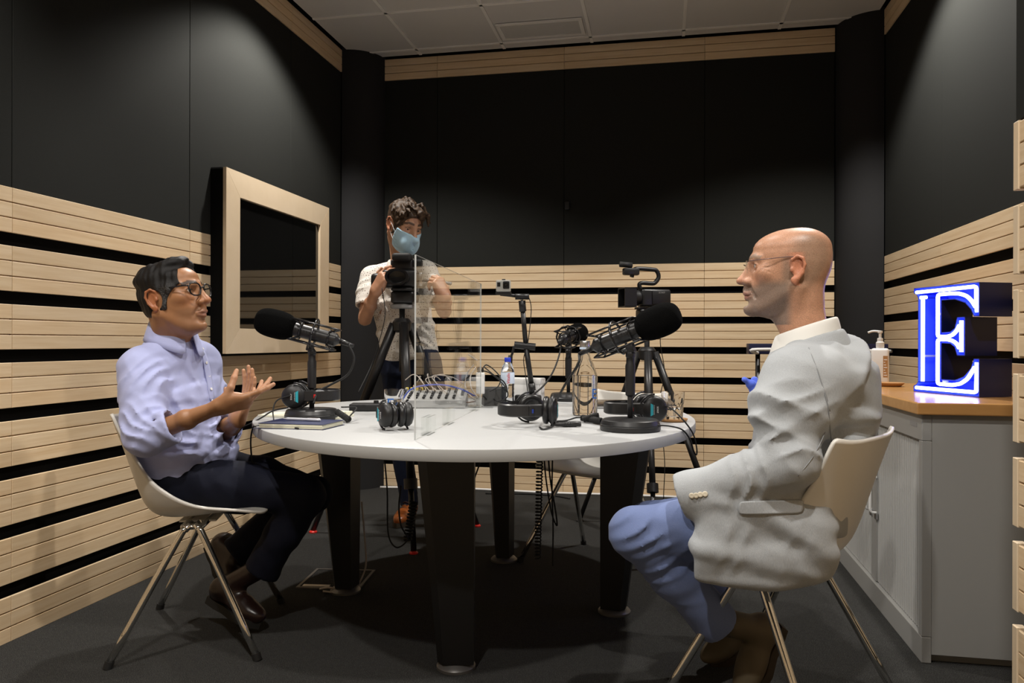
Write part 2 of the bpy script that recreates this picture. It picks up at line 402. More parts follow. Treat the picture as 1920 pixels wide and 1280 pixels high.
# ------------------------------------------------------------------ chairs
def make_chair(label, loc, fwd, group='white shell chairs round the table', sx=1):
    t = thing('shell_chair', label, 'chair', loc, math.atan2(fwd[1], fwd[0]), group)
    prof = [(.235, .448), (.215, .456), (.15, .455), (.07, .446), (0, .434), (-.07, .427), (-.125, .430), (-.165, .458), (-.190, .52), (-.213, .60), (-.236, .68), (-.255, .745), (-.268, .782)]
    edge = [(.228, .450), (.21, .456), (.15, .468), (.09, .476), (.03, .484), (-.03, .510), (-.075, .541), (-.115, .572), (-.145, .612), (-.172, .656), (-.20, .705), (-.223, .752), (-.241, .797)]
    hw =   [.180, .205, .218, .226, .232, .236, .236, .233, .228, .224, .224, .226, .224]
    q = MB(); nu = 17; nv = len(prof)
    for j in range(nv):
        for i in range(nu):
            u = -1 + 2 * i / (nu - 1); e = abs(u) ** 3.6
            q.v.append((prof[j][0] + (edge[j][0] - prof[j][0]) * e, u * hw[j] * (1 - .03 * e), prof[j][1] + (edge[j][1] - prof[j][1]) * e))
    for j in range(nv - 1):
        for i in range(nu - 1): a = j * nu + i; q.f.append((a, a + 1, a + nu + 1, a + nu)); q.m.append(0)
    sh = q.build('seat_shell', 'shell_white', t, smooth=1)
    md = sh.modifiers.new('sub', 'SUBSURF'); md.levels = md.render_levels = 2
    md = sh.modifiers.new('sol', 'SOLIDIFY'); md.thickness = .009; md.offset = -1
    for s in (-1, 1):
        MB().tube([(-.012, s*.13, .418), (-.03, s*.17, .414), (.03, s*.17, .414), (.012, s*.13, .418)], .010, 8).build('side_bar', 'chrome', t, smooth=1)
        for k in (-1, 1):
            l = MB().tube(spline([(k*.008, s*.165, .418), (k*.022, s*.176, .405), (k*.045, s*.187, .37), (k*.225, s*.275, .012)], 4), .0115, 12).build('leg', 'chrome', t, smooth=1)
            MB().tube([(k*.221, s*.273, .022), (k*.227, s*.276, 0)], .0145, 12).build('foot_cap', 'rubber', l, auto=40)
    MB().tube([(-.03, -.17, .414), (-.03, .17, .414)], .009, 8).build('cross_bar', 'chrome', t, smooth=1)
    MB().tube([(.03, -.17, .414), (.03, .17, .414)], .009, 8).build('cross_bar', 'chrome', t, smooth=1)
    MB().box((-.06, -.10, .414), (.06, .10, .420)).build('mounting_plate', 'shell_white', t)
    return t
make_chair('white plastic shell chair under the man in the lavender shirt', (-1.593, 2.478, 0), (.94, .34))
make_chair('white plastic shell chair under the man in the pale grey jacket', (.325, 2.32, 0), (-.846, .533))
make_chair('empty white shell chair pushed in at the far side of the table', (-.30, 3.595, 0), (-.57, -.82))
# ------------------------------------------------------------------ cabinet with tambour doors
cx0, cx1, cy0, cy1, cz = .818, 1.29, 2.70, 3.92, .80
K = thing('tambour_cabinet', 'grey metal office cabinet with two pale sliding doors below the neon letter', 'cabinet', (cx0, cy0, 0))
W_, D_ = cx1 - cx0, cy1 - cy0
q = MB()
q.box((.03, 0, .03), (W_, .03, cz)); q.box((.03, D_ - .03, .03), (W_, D_, cz)); q.box((W_ - .02, .03, .03), (W_, D_ - .03, cz)); q.box((.03, .03, .03), (W_ - .02, D_ - .03, .05))
q.box((.03, .03, cz - .02), (W_ - .02, D_ - .03, cz))
q.build('carcass', 'cabinet_grey', K)
q = MB(); q.rbox((0, 0, 0), (.03, D_, .085), .003); q.rbox((0, 0, cz - .085), (.03, D_, cz), .003); q.rbox((0, 0, .085), (.03, .03, cz - .085), .002); q.rbox((0, D_ - .03, .085), (.03, D_, cz - .085), .002)
q.build('front_frame', 'cabinet_grey', K); MB().box((.028, .03, .0), (W_, D_, .03)).build('plinth', 'cabinet_grey', K)
MB().box((-.001, .05, cz - .045), (.001, .12, cz - .03)).build('badge', 'grey_plastic', K)
mid = D_ * .50
for s, (a, b) in enumerate(((.032, mid - .003), (mid + .003, D_ - .032))):
    q = MB(); n = 28
    for i in range(n):
        y0 = a + (b - a) * i / n; y1 = a + (b - a) * (i + 1) / n
        q.prism([(.022, y0), (.016, y0 + .002), (.0145, (y0 + y1) / 2), (.016, y1 - .002), (.022, y1)], .088, cz - .088)
    d = q.build('door', 'cabinet_door', K, auto=20)
    yy = mid - .035 if s == 0 else mid + .035
    MB().box((.009, min(yy, mid), .09), (.0155, max(yy, mid), cz - .09)).build('lead_strip', 'cabinet_grey', d)
    MB().tube(spline([(.010, yy, .50), (-.012, yy, .495), (-.014, yy, .46), (-.014, yy, .40), (-.012, yy, .365), (.010, yy, .36)], 4), .0055, 8).build('handle', 'white_plastic', d, smooth=1)
    MB().rbox((.002, yy - .012, .335), (.012, yy + .012, .362), .003).build('lock', 'steel', d)
MB().rbox((cx0 - .02, cy0 - .02, cz + .001), (cx1, cy1 + .05, cz + .04), .004).build('wood_top', 'beech_top')
tag(bpy.data.objects['wood_top'], 'orange brown wooden worktop lying on the grey cabinet', 'worktop')
# ------------------------------------------------------------------ things on the cabinet
TOPZ = .841
EM = Matrix.Translation((0, 0, 0))
def make_sign():
    # open-faced channel letter E lit by blue tubes; local x along the face (reading direction), z up, y into the letter
    a = AZ(1713, 733, TOPZ + .001); b = AZ(1836, 744, TOPZ + .001); d = V(b.x - a.x, b.y - a.y, 0); 
    H = .405; Wd = .30; dep = .135; x = d.normalized(); ang = math.atan2(x.y, x.x)
    t = thing('neon_letter_sign', 'blue neon letter E sign standing on the wooden cabinet top', 'neon sign', (a.x, a.y, TOPZ), ang)
    k = d.length / Wd
    # outline of a slab-serif capital E (width .30, height .405)
    out = [(0,0),(.30,0),(.30,.135),(.277,.135),(.265,.10),(.235,.070),(.195,.055),(.135,.055),(.135,.190),(.175,.188),(.195,.175),(.205,.145),(.240,.145),(.240,.285),(.205,.285),(.195,.245),(.175,.232),(.135,.230),(.135,.350),(.195,.350),(.240,.335),(.265,.310),(.277,.285),(.30,.285),(.30,.405),(0,.405),(0,.385),(.015,.378),(.022,.365),(.022,.04),(.015,.03),(0,.022)]
    out = [(u * k, w_) for u, w_ in out]; n = len(out)
    q = MB(); q.add([(u, dep, w_) for u, w_ in out], [tuple(range(n))]); q.build('back_plate', 'sign_inside', t)
    q = MB(); th = .004
    for i in range(n):                                             # the returns (side walls) all round
        p0, p1 = out[i], out[(i+1) % n]; e = V(p1[0] - p0[0], p1[1] - p0[1], 0).normalized(); nn = V(-e.y, e.x, 0) * th
        vs = [(p0[0], 0, p0[1]), (p1[0], 0, p1[1]), (p1[0], dep, p1[1]), (p0[0], dep, p0[1]),
              (p0[0] + nn.x, 0, p0[1] + nn.y), (p1[0] + nn.x, 0, p1[1] + nn.y), (p1[0] + nn.x, dep, p1[1] + nn.y), (p0[0] + nn.x, dep, p0[1] + nn.y)]
        q.add(vs, [(0,1,2,3)], 0); q.add(vs, [(7,6,5,4), (0,4,5,1)], 1)
    q.build('side_wall', ['blue_paint', 'sign_inside'], t)
    yk = .0015
    runs = [[(.012, .388), (.286, .391), (.286, .345), (.289, .300)],
            [(.283, .318), (.268, .340), (.245, .360), (.215, .370), (.185, .373), (.116, .373), (.116, .214), (.160, .214), (.185, .220), (.203, .236), (.214, .255)],
            [(.223, .272), (.223, .158)], [(.214, .172), (.203, .188), (.185, .199), (.160, .204), (.116, .204), (.116, .036), (.185, .036), (.220, .043), (.250, .062), (.280, .105)],
            [(.289, .122), (.287, .016), (.012, .016)], [(.044, .368), (.044, .042)], [(.034, .366), (.060, .366)]]
    for r in runs:
        pts = [Vector((u * k, yk, w_)) for u, w_ in r]; pp = [pts[0]]
        for i in range(1, len(pts) - 1):                            # bent, not mitred, at the corners
            a_, c_, b_ = pts[i-1], pts[i], pts[i+1]; m_ = min(.010, (a_ - c_).length * .4, (b_ - c_).length * .4); p_, q_ = c_ + (a_ - c_).normalized() * m_, c_ + (b_ - c_).normalized() * m_
            pp += [p_, p_.lerp(c_, .5).lerp(c_.lerp(q_, .5), .5), q_]
        MB().tube(pp + [pts[-1]], .0068, 10).build('neon_tube', 'neon', t, smooth=1)
    MB().lathe([(.011, 0), (.014, .075), (.014, .08), (.011, .08)], 16, (.080 * k, .07, .03)).build('transformer', 'white_plastic', t, auto=40)
    for u, w_ in ((.044, .14), (.286, .33), (.116, .30)): MB().tube([(u * k, yk, w_), (u * k, dep, w_)], .004, 8).build('tube_support', 'grey_plastic', t, smooth=1)
    q = MB(); q.lathe([(.0, 0), (.004, 0), (.004, .1)], 6); 
    return t
mat('sign_inside', (.04, .08, .75), .4)
make_sign()
# hand sanitiser
c = AZ(1650, 722, TOPZ); c = V(1.02, 3.55, TOPZ); c = A(1650, 725, 3.62); c.z = TOPZ
t = thing('pump_bottle', 'white pump bottle of hand sanitiser at the end of the cabinet', 'bottle', tuple(c), -.3)
MB().rbox((-.038, -.027, 0), (.038, .027, .165), .012, seg=3).build('body', 'white_plastic', t, auto=40)
MB().lathe([(.016, .164), (.018, .170), (.018, .192), (.013, .196), (.0125, .212), (.006, .214), (.006, .235), (.011, .237), (.011, .246), (.0, .248)], 20).build('pump_cap', 'white_plastic', t, auto=40)
MB().tube(spline([(0, 0, .243), (-.03, 0, .245), (-.052, 0, .238)], 4), .005, 8).build('nozzle', 'white_plastic', t, smooth=1)
MB().box((.014, -.0275, .03), (.034, -.0272, .13)).build('label', 'cork', t)
for i in range(7): MB().box((.017, -.0279, .038 + i*.012), (.031 - .004 * (i % 3), -.0276, .042 + i*.012)).build('print_line', 'print_white', t)
c = A(1668, 728, 3.40); 
t = thing('cork_dish', 'shallow round cork dish beside the neon letter', 'dish', (c.x, c.y, TOPZ))
MB().lathe([(.0, .0), (.045, .0), (.058, .012), (.060, .016), (.054, .016), (.044, .006), (.0, .006)], 32).build('bowl', 'cork', t, auto=50)
# navy board with a pale rail behind the cabinet
t = thing('navy_stand', 'dark navy stand with a pale rail behind the bald man', 'stand', (0, 0, 0))
p0, p1 = A(1402, 640, 4.62), A(1693, 645, 4.62); t.location = ((p0.x + p1.x) / 2, (p0.y + p1.y) / 2, 0); L = (p1 - p0).length
t.rotation_euler = (0, 0, math.atan2(p1.y - p0.y, p1.x - p0.x))
MB().rbox((-L/2, -.03, .962), (L/2, .03, 1.025), .004).build('top_shelf', 'navy_board', t, auto=40); MB().rbox((L/2 - .24, -.012, .62), (L/2, .012, .96), .004).build('panel', 'navy_board', t, auto=40)
for s in (-1, 1):
    MB().tube([(s*(L/2 - .06), 0, 0), (s*(L/2 - .06), 0, .963)], .014, 10).build('post', 'dark_metal', t, smooth=1)
    MB().rbox((s*(L/2 - .06) - .025, -.16, 0), (s*(L/2 - .06) + .025, .16, .02), .004).build('foot', 'dark_metal', t)
MB().tube(spline([(-L/2 + .05, -.03, .97), (-L/2 + .02, -.06, .974), (-L/2 + .035, -.07, .990), (0, -.07, .988), (L/2 - .1, -.07, .982)], 5), .010, 10).build('rail', 'white_plastic', t, smooth=1)
# ------------------------------------------------------------------ lettering
def text_mb(txt, size, M, mt, name, parent, depth=.0004):
    cu = bpy.data.curves.new(name, 'FONT'); cu.body = txt; cu.size = size; cu.extrude = depth; cu.align_x = 'CENTER'; cu.align_y = 'CENTER'; cu.resolution_u = 2
    o = bpy.data.objects.new(name + '_curve', cu); COL.objects.link(o); bpy.context.view_layer.update()
    me = bpy.data.meshes.new_from_object(o.evaluated_get(bpy.context.evaluated_depsgraph_get())); bpy.data.objects.remove(o); bpy.data.curves.remove(cu)
    me.transform(M); me.materials.clear(); me.materials.append(M_[mt]); me.name = name; return link(name, me, parent)
def tab(x, d, z=TZ):            # point on the table under pixel column x at depth d
    p = A(x, 640, d); p.z = z; return p
# ------------------------------------------------------------------ microphones on table stands
def make_mic(label, base, piv, aim, flip=1, r_base=.098, foam=(.075, .053), post=.011, slide=0.0):
    # base: centre on the table; piv: where mount meets stand; aim: direction from cable end to foam end
    t = thing('table_microphone', label, 'microphone', tuple(base), 0, 'broadcast microphones on the table'); L = lambda p: Vector(p) - Vector(base)
    MB().lathe([(0, 0), (r_base * .96, 0), (r_base, .004), (r_base, .016), (r_base * .975, .0185), (r_base * .985, .021), (r_base * .93, .034), (r_base * .88, .037), (.014, .040), (0, .040)], 48).build('stand_base', 'black_satin', t, auto=35)
    top = L(piv); h = top.z
    MB().tube([(0, 0, .038), (0, 0, h * .55)], post * .82, 14).build('lower_post', 'black_satin', t, smooth=1)
    MB().lathe([(post * 1.0, h * .42), (post * 1.42, h * .44), (post * 1.5, h * .80), (post * 1.25, h * .83), (post * 1.2, h * .90), (post * 1.4, h * .91), (post * 1.4, h - .012), (post * .6, h)], 18).build('height_clutch', 'black', t, auto=35)
    a = Vector(aim).normalized(); M = frame(L(piv), a, (0, 0, 1)); 
    up = .052                                                     # mic axis above the pivot
    M0 = M; M = M @ Matrix.Translation((slide, 0, 0))
    MB().rbox((-.012, -.014, -.012), (.014, .014, .020), .004).xf(M0).build('swivel', 'black', t, auto=40)
    o = MB().lathe([(.0105, -.098), (.0115, -.095), (.018, -.088), (.0245, -.082), (.0255, -.078), (.0255, .085), (.024, .09)], 28, (0, 0, up), (1, 0, 0)).xf(M).build('mic_body', 'black_satin', t, auto=35)
    for k in range(9):
        for s in (-1, 1):
            MB().rbox((-.01 + k*.0105, s*.0250 - .0012, up - .005), (-.005 + k*.0105, s*.0250 + .0012, up + .006), .001, seg=1).xf(M).build('vent_slot', 'black', o)
    fl, fr = foam; prof = []
    for i in range(21):
        th = PI * i / 20; c, s = math.cos(th), math.sin(th); c = math.copysign(abs(c)**.78, c); s = s**.62; prof.append((fr * s * (1 - .06 * (c < 0) * 0), -fl * c))
    MB().lathe(prof, 40, (.085 + fl * .80, 0, up), (1, 0, 0)).xf(M).build('foam_windscreen', 'foam', t, smooth=1)
    MB().tube([(-.095, 0, up), (-.150, 0, up - .004)], [.0105, .007], 14).xf(M).build('cable_plug', 'black_satin', t, smooth=1)
    # shock mount: outer wire frames, elastic-looking struts and a clamp ring
    sm = MB(); 
    for sx in (-.055, .05):
        ring = [(sx, math.cos(q) * .031, up + math.sin(q) * .031) for q in np.linspace(0, 2*PI, 17)]; sm.tube(ring, .0032, 6, caps=False)
    corners = [(math.cos(q) * .052, math.sin(q) * .052) for q in (PI/4, 3*PI/4, 5*PI/4, 7*PI/4)]
    ends = [(-.082, 1.1), (.075, 1.1)]
    for y, z in corners:
        sm.tube([(-.085, y * 1.15, up + z * 1.05), (.08, y * 1.15, up + z * 1.05)], .0033, 6)
        for sx, ex in ((-.055, -.085), (.05, .08)): sm.tube([(sx, y * .6, up + z * .6), (ex, y * 1.15, up + z * 1.05)], .0028, 6)
    for ex in (-.085, .08):
        for i in (0, 2): (y0, z0), (y1, z1) = corners[i], corners[(i+1) % 4]; sm.tube([(ex, y0 * 1.15, up + z0 * 1.05), (ex, y1 * 1.15, up + z1 * 1.05)], .0030, 6)
    mid = [(0, math.cos(q) * .060, up + math.sin(q) * .056) for q in np.linspace(0, 2*PI, 13)]; sm.tube(mid, .0045, 6, caps=False)
    sm.xf(M).build('shock_mount', 'black_gloss', t, smooth=1)
    return t, M @ Vector((-.150, 0, up - .004)) + Vector(base)
bL = tab(585, 2.855); bR = tab(1182, 2.513)
_, tailL = make_mic('black foam-headed microphone aimed at the man in the lavender shirt', bL, A(582, 652, 2.855), A(505, 601, 2.835) - A(640, 637, 2.855))
_, tailR = make_mic('black foam-headed microphone aimed at the bald man', bR, A(1183, 655, 2.513), A(1250, 595, 2.44) - A(1112, 650, 2.56), slide=-.028)
bM = tab(1066, 3.78)
_, tailM = make_mic('black microphone on the far side of the table seen from its cable end', bM, A(1066, 652, 3.78), V(.18, .95, .12), r_base=.090)
cable('microphone_cable', [tailL, A(655, 648, 2.85), A(664, 672, 2.85), A(652, 702, 2.85), A(618, 722, 2.85), A(596, 735, 2.84), A(588, 756, 2.80)], .0042, 'rubber', 'thin black cable curving down from the left microphone')
cable('microphone_cable', [tailR, A(1084, 682, 2.56), A(1060, 720, 2.66), A(1042, 752, 2.80), A(1025, 772, 2.95), tab(1005, 3.05, TZ + .006)], .0042, 'rubber', 'thin black cable slanting from the right microphone past the glass bottle')
cable('microphone_cable', [tailM, A(1052, 650, 3.70), A(1040, 690, 3.62), A(1020, 722, 3.55), A(992, 744, 3.50), tab(968, 3.45, TZ + .008)], .0042, 'rubber', 'thin black cable hanging from the far microphone')
# ------------------------------------------------------------------ headphones
def make_headphones(label, c, xdir, tilt=0, gap=.14, R_=.046, fold=(0, 0), led='red', band=.155):
    # lying on their side: the band bows away along +x, the cups stand on the table
    t = thing('headphones', label, 'headphones', (c[0], c[1], c[2]), math.atan2(xdir[1], xdir[0]), 'closed headphones lying on the table')
    t.rotation_euler[1] = tilt
    zc = R_ + .0102; hb = gap / 2
    band_pts = []
    for k in range(25):
        a = -PI/2 + PI * k / 24; band_pts.append((.035 + (band - .035) * max(math.cos(a), 0) ** .8, (hb + .014) * math.copysign(abs(math.sin(a))**.75, math.sin(a)), zc + .002))
    q = MB(); w_ = .021; th = .006
    for i, (x, y, z) in enumerate(band_pts):
        a = -PI/2 + PI * i / 24; nx, ny = math.cos(a), math.sin(a)
        for dx, dz in ((0, -w_), (th, -w_ * .8), (th, w_ * .8), (0, w_)): q.v.append((x + nx * dx, y + ny * dx, z + dz))
    for i in range(24):
        for j in range(4): a = i*4 + j; b = i*4 + (j+1) % 4; q.f.append((a, b, b + 4, a + 4)); q.m.append(0)
    q.f += [(0, 1, 2, 3), (99, 98, 97, 96)]; q.m += [0, 0]
    hbnd = q.build('headband', 'black_satin', t, auto=40)
    for s in (-1, 1):
        yb = s * (hb + .014); rot = Matrix.Translation((0, s * hb, zc)) @ Matrix.Rotation(s * fold[0 if s < 0 else 1], 4, 'Z')
        cup = MB().lathe([(0, .030), (R_ * .55, .0295), (R_ * .62, .0275), (R_ * .80, .0255), (R_ * .96, .018), (R_, .012), (R_ * .97, .004), (R_ * .88, .002), (R_ * .86, -.001)], 36, (0, 0, 0), (0, s, 0)).xf(rot).build('ear_cup', 'black', t, auto=35)
        MB().lathe([(R_ * .80, 0), (R_ * .98, -.002), (R_ * 1.03, -.009), (R_ * .98, -.017), (R_ * .80, -.020), (R_ * .58, -.018), (R_ * .52, -.010), (0, -.009)], 36, (0, 0, 0), (0, s, 0)).xf(rot).build('ear_pad', 'pad_leather', cup, smooth=1)
        lab = MB().box((-.004, s*.0300, -.020), (.008, s*.0304, .022)) if False else None
        Fc = rot @ frame((0, s * .0303, 0), (-s, 0, 0), (0, 0, 1)) @ Matrix.Rotation(0, 4, 'X')
        B = rot @ Matrix(((-s, 0, 0, 0), (0, 0, s, s * .0302), (0, 1, 0, 0), (0, 0, 0, 1)))
        B = B @ Matrix.Rotation(math.radians(90 if s < 0 else -90), 4, 'Z')
        q = MB(); q.prism([(-.022, -.0185), (.022, -.0185), (.017, -.009), (-.017, -.009)], 0, .0006); q.xf(B); q.build('label_strip', 'teal', cup)
        text_mb('STUDIO MONITOR', .0038, B @ Matrix.Translation((0, -.0062, .0002)), 'print_white', 'print', cup)
        text_mb('SONY', .0085, B @ Matrix.Translation((0, .006, .0002)), 'print_white', 'print', cup)
        # yoke: fork round the cup and the slider into the band
        yk = MB(); arc = [Vector((math.cos(a) * (R_ + .006), s * .014, math.sin(a) * (R_ + .006))) for a in np.linspace(-PI/2, PI/2, 13)]
        yk.tube([rot @ p for p in arc], .0035, 6); yk.build('yoke', 'dark_metal', t, smooth=1)
        x0, y0 = R_ + .004, s * (hb + .014)
        MB().rbox((x0, min(y0 - .003, y0 + .003), zc - .008), (x0 + .022, max(y0 - .003, y0 + .003), zc + .012), .001, seg=1).build('slider', 'steel', t, auto=40)
        MB().rbox((x0 + .018, y0 - .006 - .001 * s, zc - .018), (x0 + .040, y0 + .006 + .001 * s, zc + .020), .004).build('slider_housing', 'black', t, auto=40)
        MB().rbox((x0 + .024, y0 + s * .0062 + (-.0006 if s > 0 else -.0006), zc - .006), (x0 + .031, y0 + s * .0062 + .0008, zc + .008), .0005, seg=1).build('side_mark', 'red' if (led == 'red') else 'led_mark', t)
    return t
make_headphones('black headphones with teal label leaning against the left microphone base', tab(556, 2.885, TZ + .030), -V(-_R.x, -_R.y, 0) + V(_F.x, _F.y, 0) * .12, gap=.10, R_=.044)
make_headphones('black headphones with teal label standing between notebook and clear screen', tab(743, 2.50), V(_F.x, _F.y, 0) * .8 - V(_R.x, _R.y, 0) * .36, gap=.050, fold=(.1, .15), band=.11, R_=.040)
make_headphones('black headphones with band towards the viewer in the middle of the table', tab(1012, 2.66), -V(_R.x, _R.y, 0) * .86 - V(_F.x, _F.y, 0) * .5, gap=.12, fold=(.2, .9), led='blue', band=.145)
make_headphones('black headphones lying behind the right microphone base', tab(1218, 2.71), -V(_R.x, _R.y, 0) - V(_F.x, _F.y, 0) * .1, gap=.10)
# ------------------------------------------------------------------ paper things
nbp = V(-1.19, 2.408, TZ); t = thing('notebook', 'navy covered notebook with cream pages at the left table edge', 'notebook', tuple(nbp), -.02)
MB().rbox((-.118, -.082, .0), (.118, .082, .0018), .0006, seg=1).build('back_cover', 'navy_cover', t)
pg = MB(); 
for k in range(6): pg.box((-.112 + .0006 * (k % 2), -.078 + .0005 * (k % 3), .002 + k*.0022), (.112, .079, .0038 + k*.0022))
pg.build('pages', 'paper', t)
MB().rbox((-.116, -.078, .0155), (.116, .082, .0175), .0006, seg=1).build('front_cover', 'navy_cover', t)
MB().add([(-.125, -.095, .0005), (-.02, -.084, .0005), (-.02, -.08, .0005), (-.125, -.083, .0005), (-.125, -.095, .0015), (-.02, -.084, .0015), (-.02, -.08, .0015), (-.125, -.083, .0015)], [(0,3,2,1), (4,5,6,7), (0,1,5,4), (1,2,6,5), (2,3,7,6), (3,0,4,7)]).build('ribbon', 'navy_cover', t)
t = thing('ballpoint_pen', 'clear plastic ballpoint pen lying on the navy notebook', 'pen', (nbp.x - .005, nbp.y + .012, TZ + .0235), -.12)
MB().lathe([(.0010, -.072), (.0030, -.060), (.0046, -.055), (.0046, .03)], 12, (0, 0, 0), (1, 0, 0)).build('barrel', 'pen_clear', t, auto=40)
MB().lathe([(.0051, .022), (.0053, .024), (.0053, .068), (.003, .072)], 12, (0, 0, 0), (1, 0, 0)).build('cap', 'pen_clear', t, auto=40)
MB().box((.028, -.0015, .005), (.066, .0015, .0065)).build('clip', 'steel', t)
MB().tube([(-.058, 0, 0), (.02, 0, 0)], .0016, 6).build('refill', 'navy_cover', t)
t = thing('writing_pad', 'pale cream writing pad under the left microphone base', 'notepad', tuple(tab(585, 2.98)), -.1)
MB().rbox((-.165, -.11, 0), (.165, .03, .008), .001, seg=1).build('sheets', 'paper', t)
MB().rbox((.10, -.02, .008), (.16, .028, .020), .001, seg=1).build('note_block', 'paper', t)
# ------------------------------------------------------------------ glassware
gp = tab(1262, 2.80); t = thing('cork_coaster', 'round cork coaster under the right tumbler', 'coaster', tuple(gp))
MB().lathe([(0, 0), (.044, 0), (.052, .006), (.053, .011), (.048, .011), (.043, .006), (0, .006)], 36).build('disc', 'cork', t, auto=50)
def tumbler(label, c, r, h, lev, z0, facets):
    t = thing('tumbler', label, 'glass', (c.x, c.y, z0)); q = MB(); n = 40; prof = [(r*.80, 0), (r*.83, .003), (r*.90, h*.55), (r*.95, h*.62), (r, h), (r*.965, h), (r*.90, h*.62), (r*.80, h*.5), (r*.74, .014), (0, .012)]
    prof = [(0, 0)] + prof
    q.lathe(prof, n)
    if facets:
        for i, v in enumerate(q.v):
            ring, j = divmod(i, n)
            if 1 <= ring <= 3 and j % 4 < 1: q.v[i] = (v[0] * .955, v[1] * .955, v[2])
    q.build('glass_wall', 'glass_thick', t, auto=50)
    MB().lathe([(0, .0135), (r*.735, .0155), (r*.735 + (r*.79 - r*.735) * min(1, lev / (h*.5)), lev), (0, lev)], 32).build('water', 'water', t, auto=50)
    return t
tumbler('faceted glass tumbler with a little water on the cork coaster', gp, .042, .100, .046, TZ + .0065, True)
gl = tab(739, 3.04); t = tumbler('glass tumbler with blue print beside the clear screen', gl, .039, .098, .058, TZ + .001, False)
fc = frame((0, 0, 0), (1, 0, 0)); view = Matrix.Rotation(math.atan2(_R.y, _R.x), 4, 'Z')
text_mb('E', .062, view @ Matrix.Translation((-.008, -.0385, .040)) @ Matrix.Rotation(PI/2, 4, 'X'), 'print_blue', 'print', t)
text_mb('*', .05, view @ Matrix.Translation((.018, -.0365, .028)) @ Matrix.Rotation(PI/2, 4, 'X'), 'print_blue', 'print', t)
bp = tab(1097, 3.02); t = thing('water_bottle', 'clear glass water bottle with steel cap between headphones and microphone', 'bottle', tuple(bp))
R_ = .0490; prof = [(0, 0), (R_*.9, 0), (R_, .006), (R_, .150), (R_*.94, .165), (R_*.70, .200), (R_*.46, .222), (R_*.36, .240), (R_*.34, .262), (R_*.38, .264), (R_*.38, .274), (R_*.33, .275), (R_*.26, .272), (R_*.28, .240), (R_*.40, .218), (R_*.63, .196), (R_*.87, .163), (R_*.92, .150), (R_*.92, .012), (0, .010)]
MB().lathe(prof, 40).build('glass_wall', 'glass_thick', t, auto=60)
MB().lathe([(0, .0115), (R_*.915, .0135), (R_*.915, .150), (R_*.90, .156), (0, .156)], 36).build('water', 'water', t, auto=50)
MB().lathe([(.0195, .262), (.0205, .264), (.0205, .288), (.0185, .291), (0, .291)], 28).build('cap', 'steel', t, auto=40)
MB().lathe([(.0205, .258), (.0212, .259), (.0212, .264), (.0205, .265)], 28).build('cap_ring', 'pale_blue', t, auto=40)
text_mb('E', .055, view @ Matrix.Translation((.032, -.0405, .085)) @ Matrix.Rotation(.66, 4, 'Z') @ Matrix.Rotation(PI/2, 4, 'X'), 'print_blue', 'print', t)
pp = tab(952, 3.46); t = thing('plastic_bottle', 'small plastic water bottle with blue cap behind the cables', 'bottle', tuple(pp))
prof = [(0, 0), (.022, 0), (.029, .006), (.030, .02)] + [(.0300 - .0014 * (k % 2), .025 + k*.0085) for k in range(8)] + [(.0305, .098), (.0305, .148), (.029, .160), (.022, .180), (.0125, .195), (.0125, .202)]
MB().lathe(prof, 32).build('bottle_wall', 'pet', t, auto=60)
MB().lathe([(.0306, .100), (.0310, .101), (.0310, .147), (.0306, .148)], 32).build('paper_label', 'bottle_label', t, auto=40)
text_mb('Vitalis', .020, view @ Matrix.Translation((.004, -.0316, .124)) @ Matrix.Rotation(PI/2, 4, 'X') @ Matrix.Rotation(PI/2, 4, 'Z'), 'red', 'print', t)
MB().lathe([(.0138, .196), (.0145, .198), (.0145, .214), (.013, .216), (0, .216)], 24).build('cap', 'cap_blue', t, auto=40)
# ------------------------------------------------------------------ clear screen across the table
a0, a1 = AZ(778, 826, TZ), AZ(901, 764, TZ); d = (a1 - a0); L = d.length; t = thing('acrylic_screen', 'tall clear acrylic screen standing across the table', 'screen', (a0.x, a0.y, TZ), math.atan2(d.y, d.x))
q = MB(); th = .0025; zt = .537; zb = .002
q.add([(0, -th, zb), (L, -th, zb), (L, th, zb), (0, th, zb), (0, -th, zt), (L, -th, zt), (L, th, zt), (0, th, zt)], [(0,3,2,1), (0,1,5,4), (2,3,7,6)], 0)
q.add([(0, -th, zb), (L, -th, zb), (L, th, zb), (0, th, zb), (0, -th, zt), (L, -th, zt), (L, th, zt), (0, th, zt)], [(4,5,6,7), (1,2,6,5), (3,0,4,7)], 1)
q.build('sheet', ['acrylic', 'acrylic_edge'], t)
for u in (.12, .42, L - .18):
    f = MB(); f.box((u, -.012, 0), (u + .10, -.0035, .055)); f.box((u, .0035, 0), (u + .10, .012, .055)); f.build('foot_bracket', 'acrylic', t)
MB().box((L - .02, -.055, 0), (L + .05, .055, .006)).build('end_plate', 'acrylic', t)
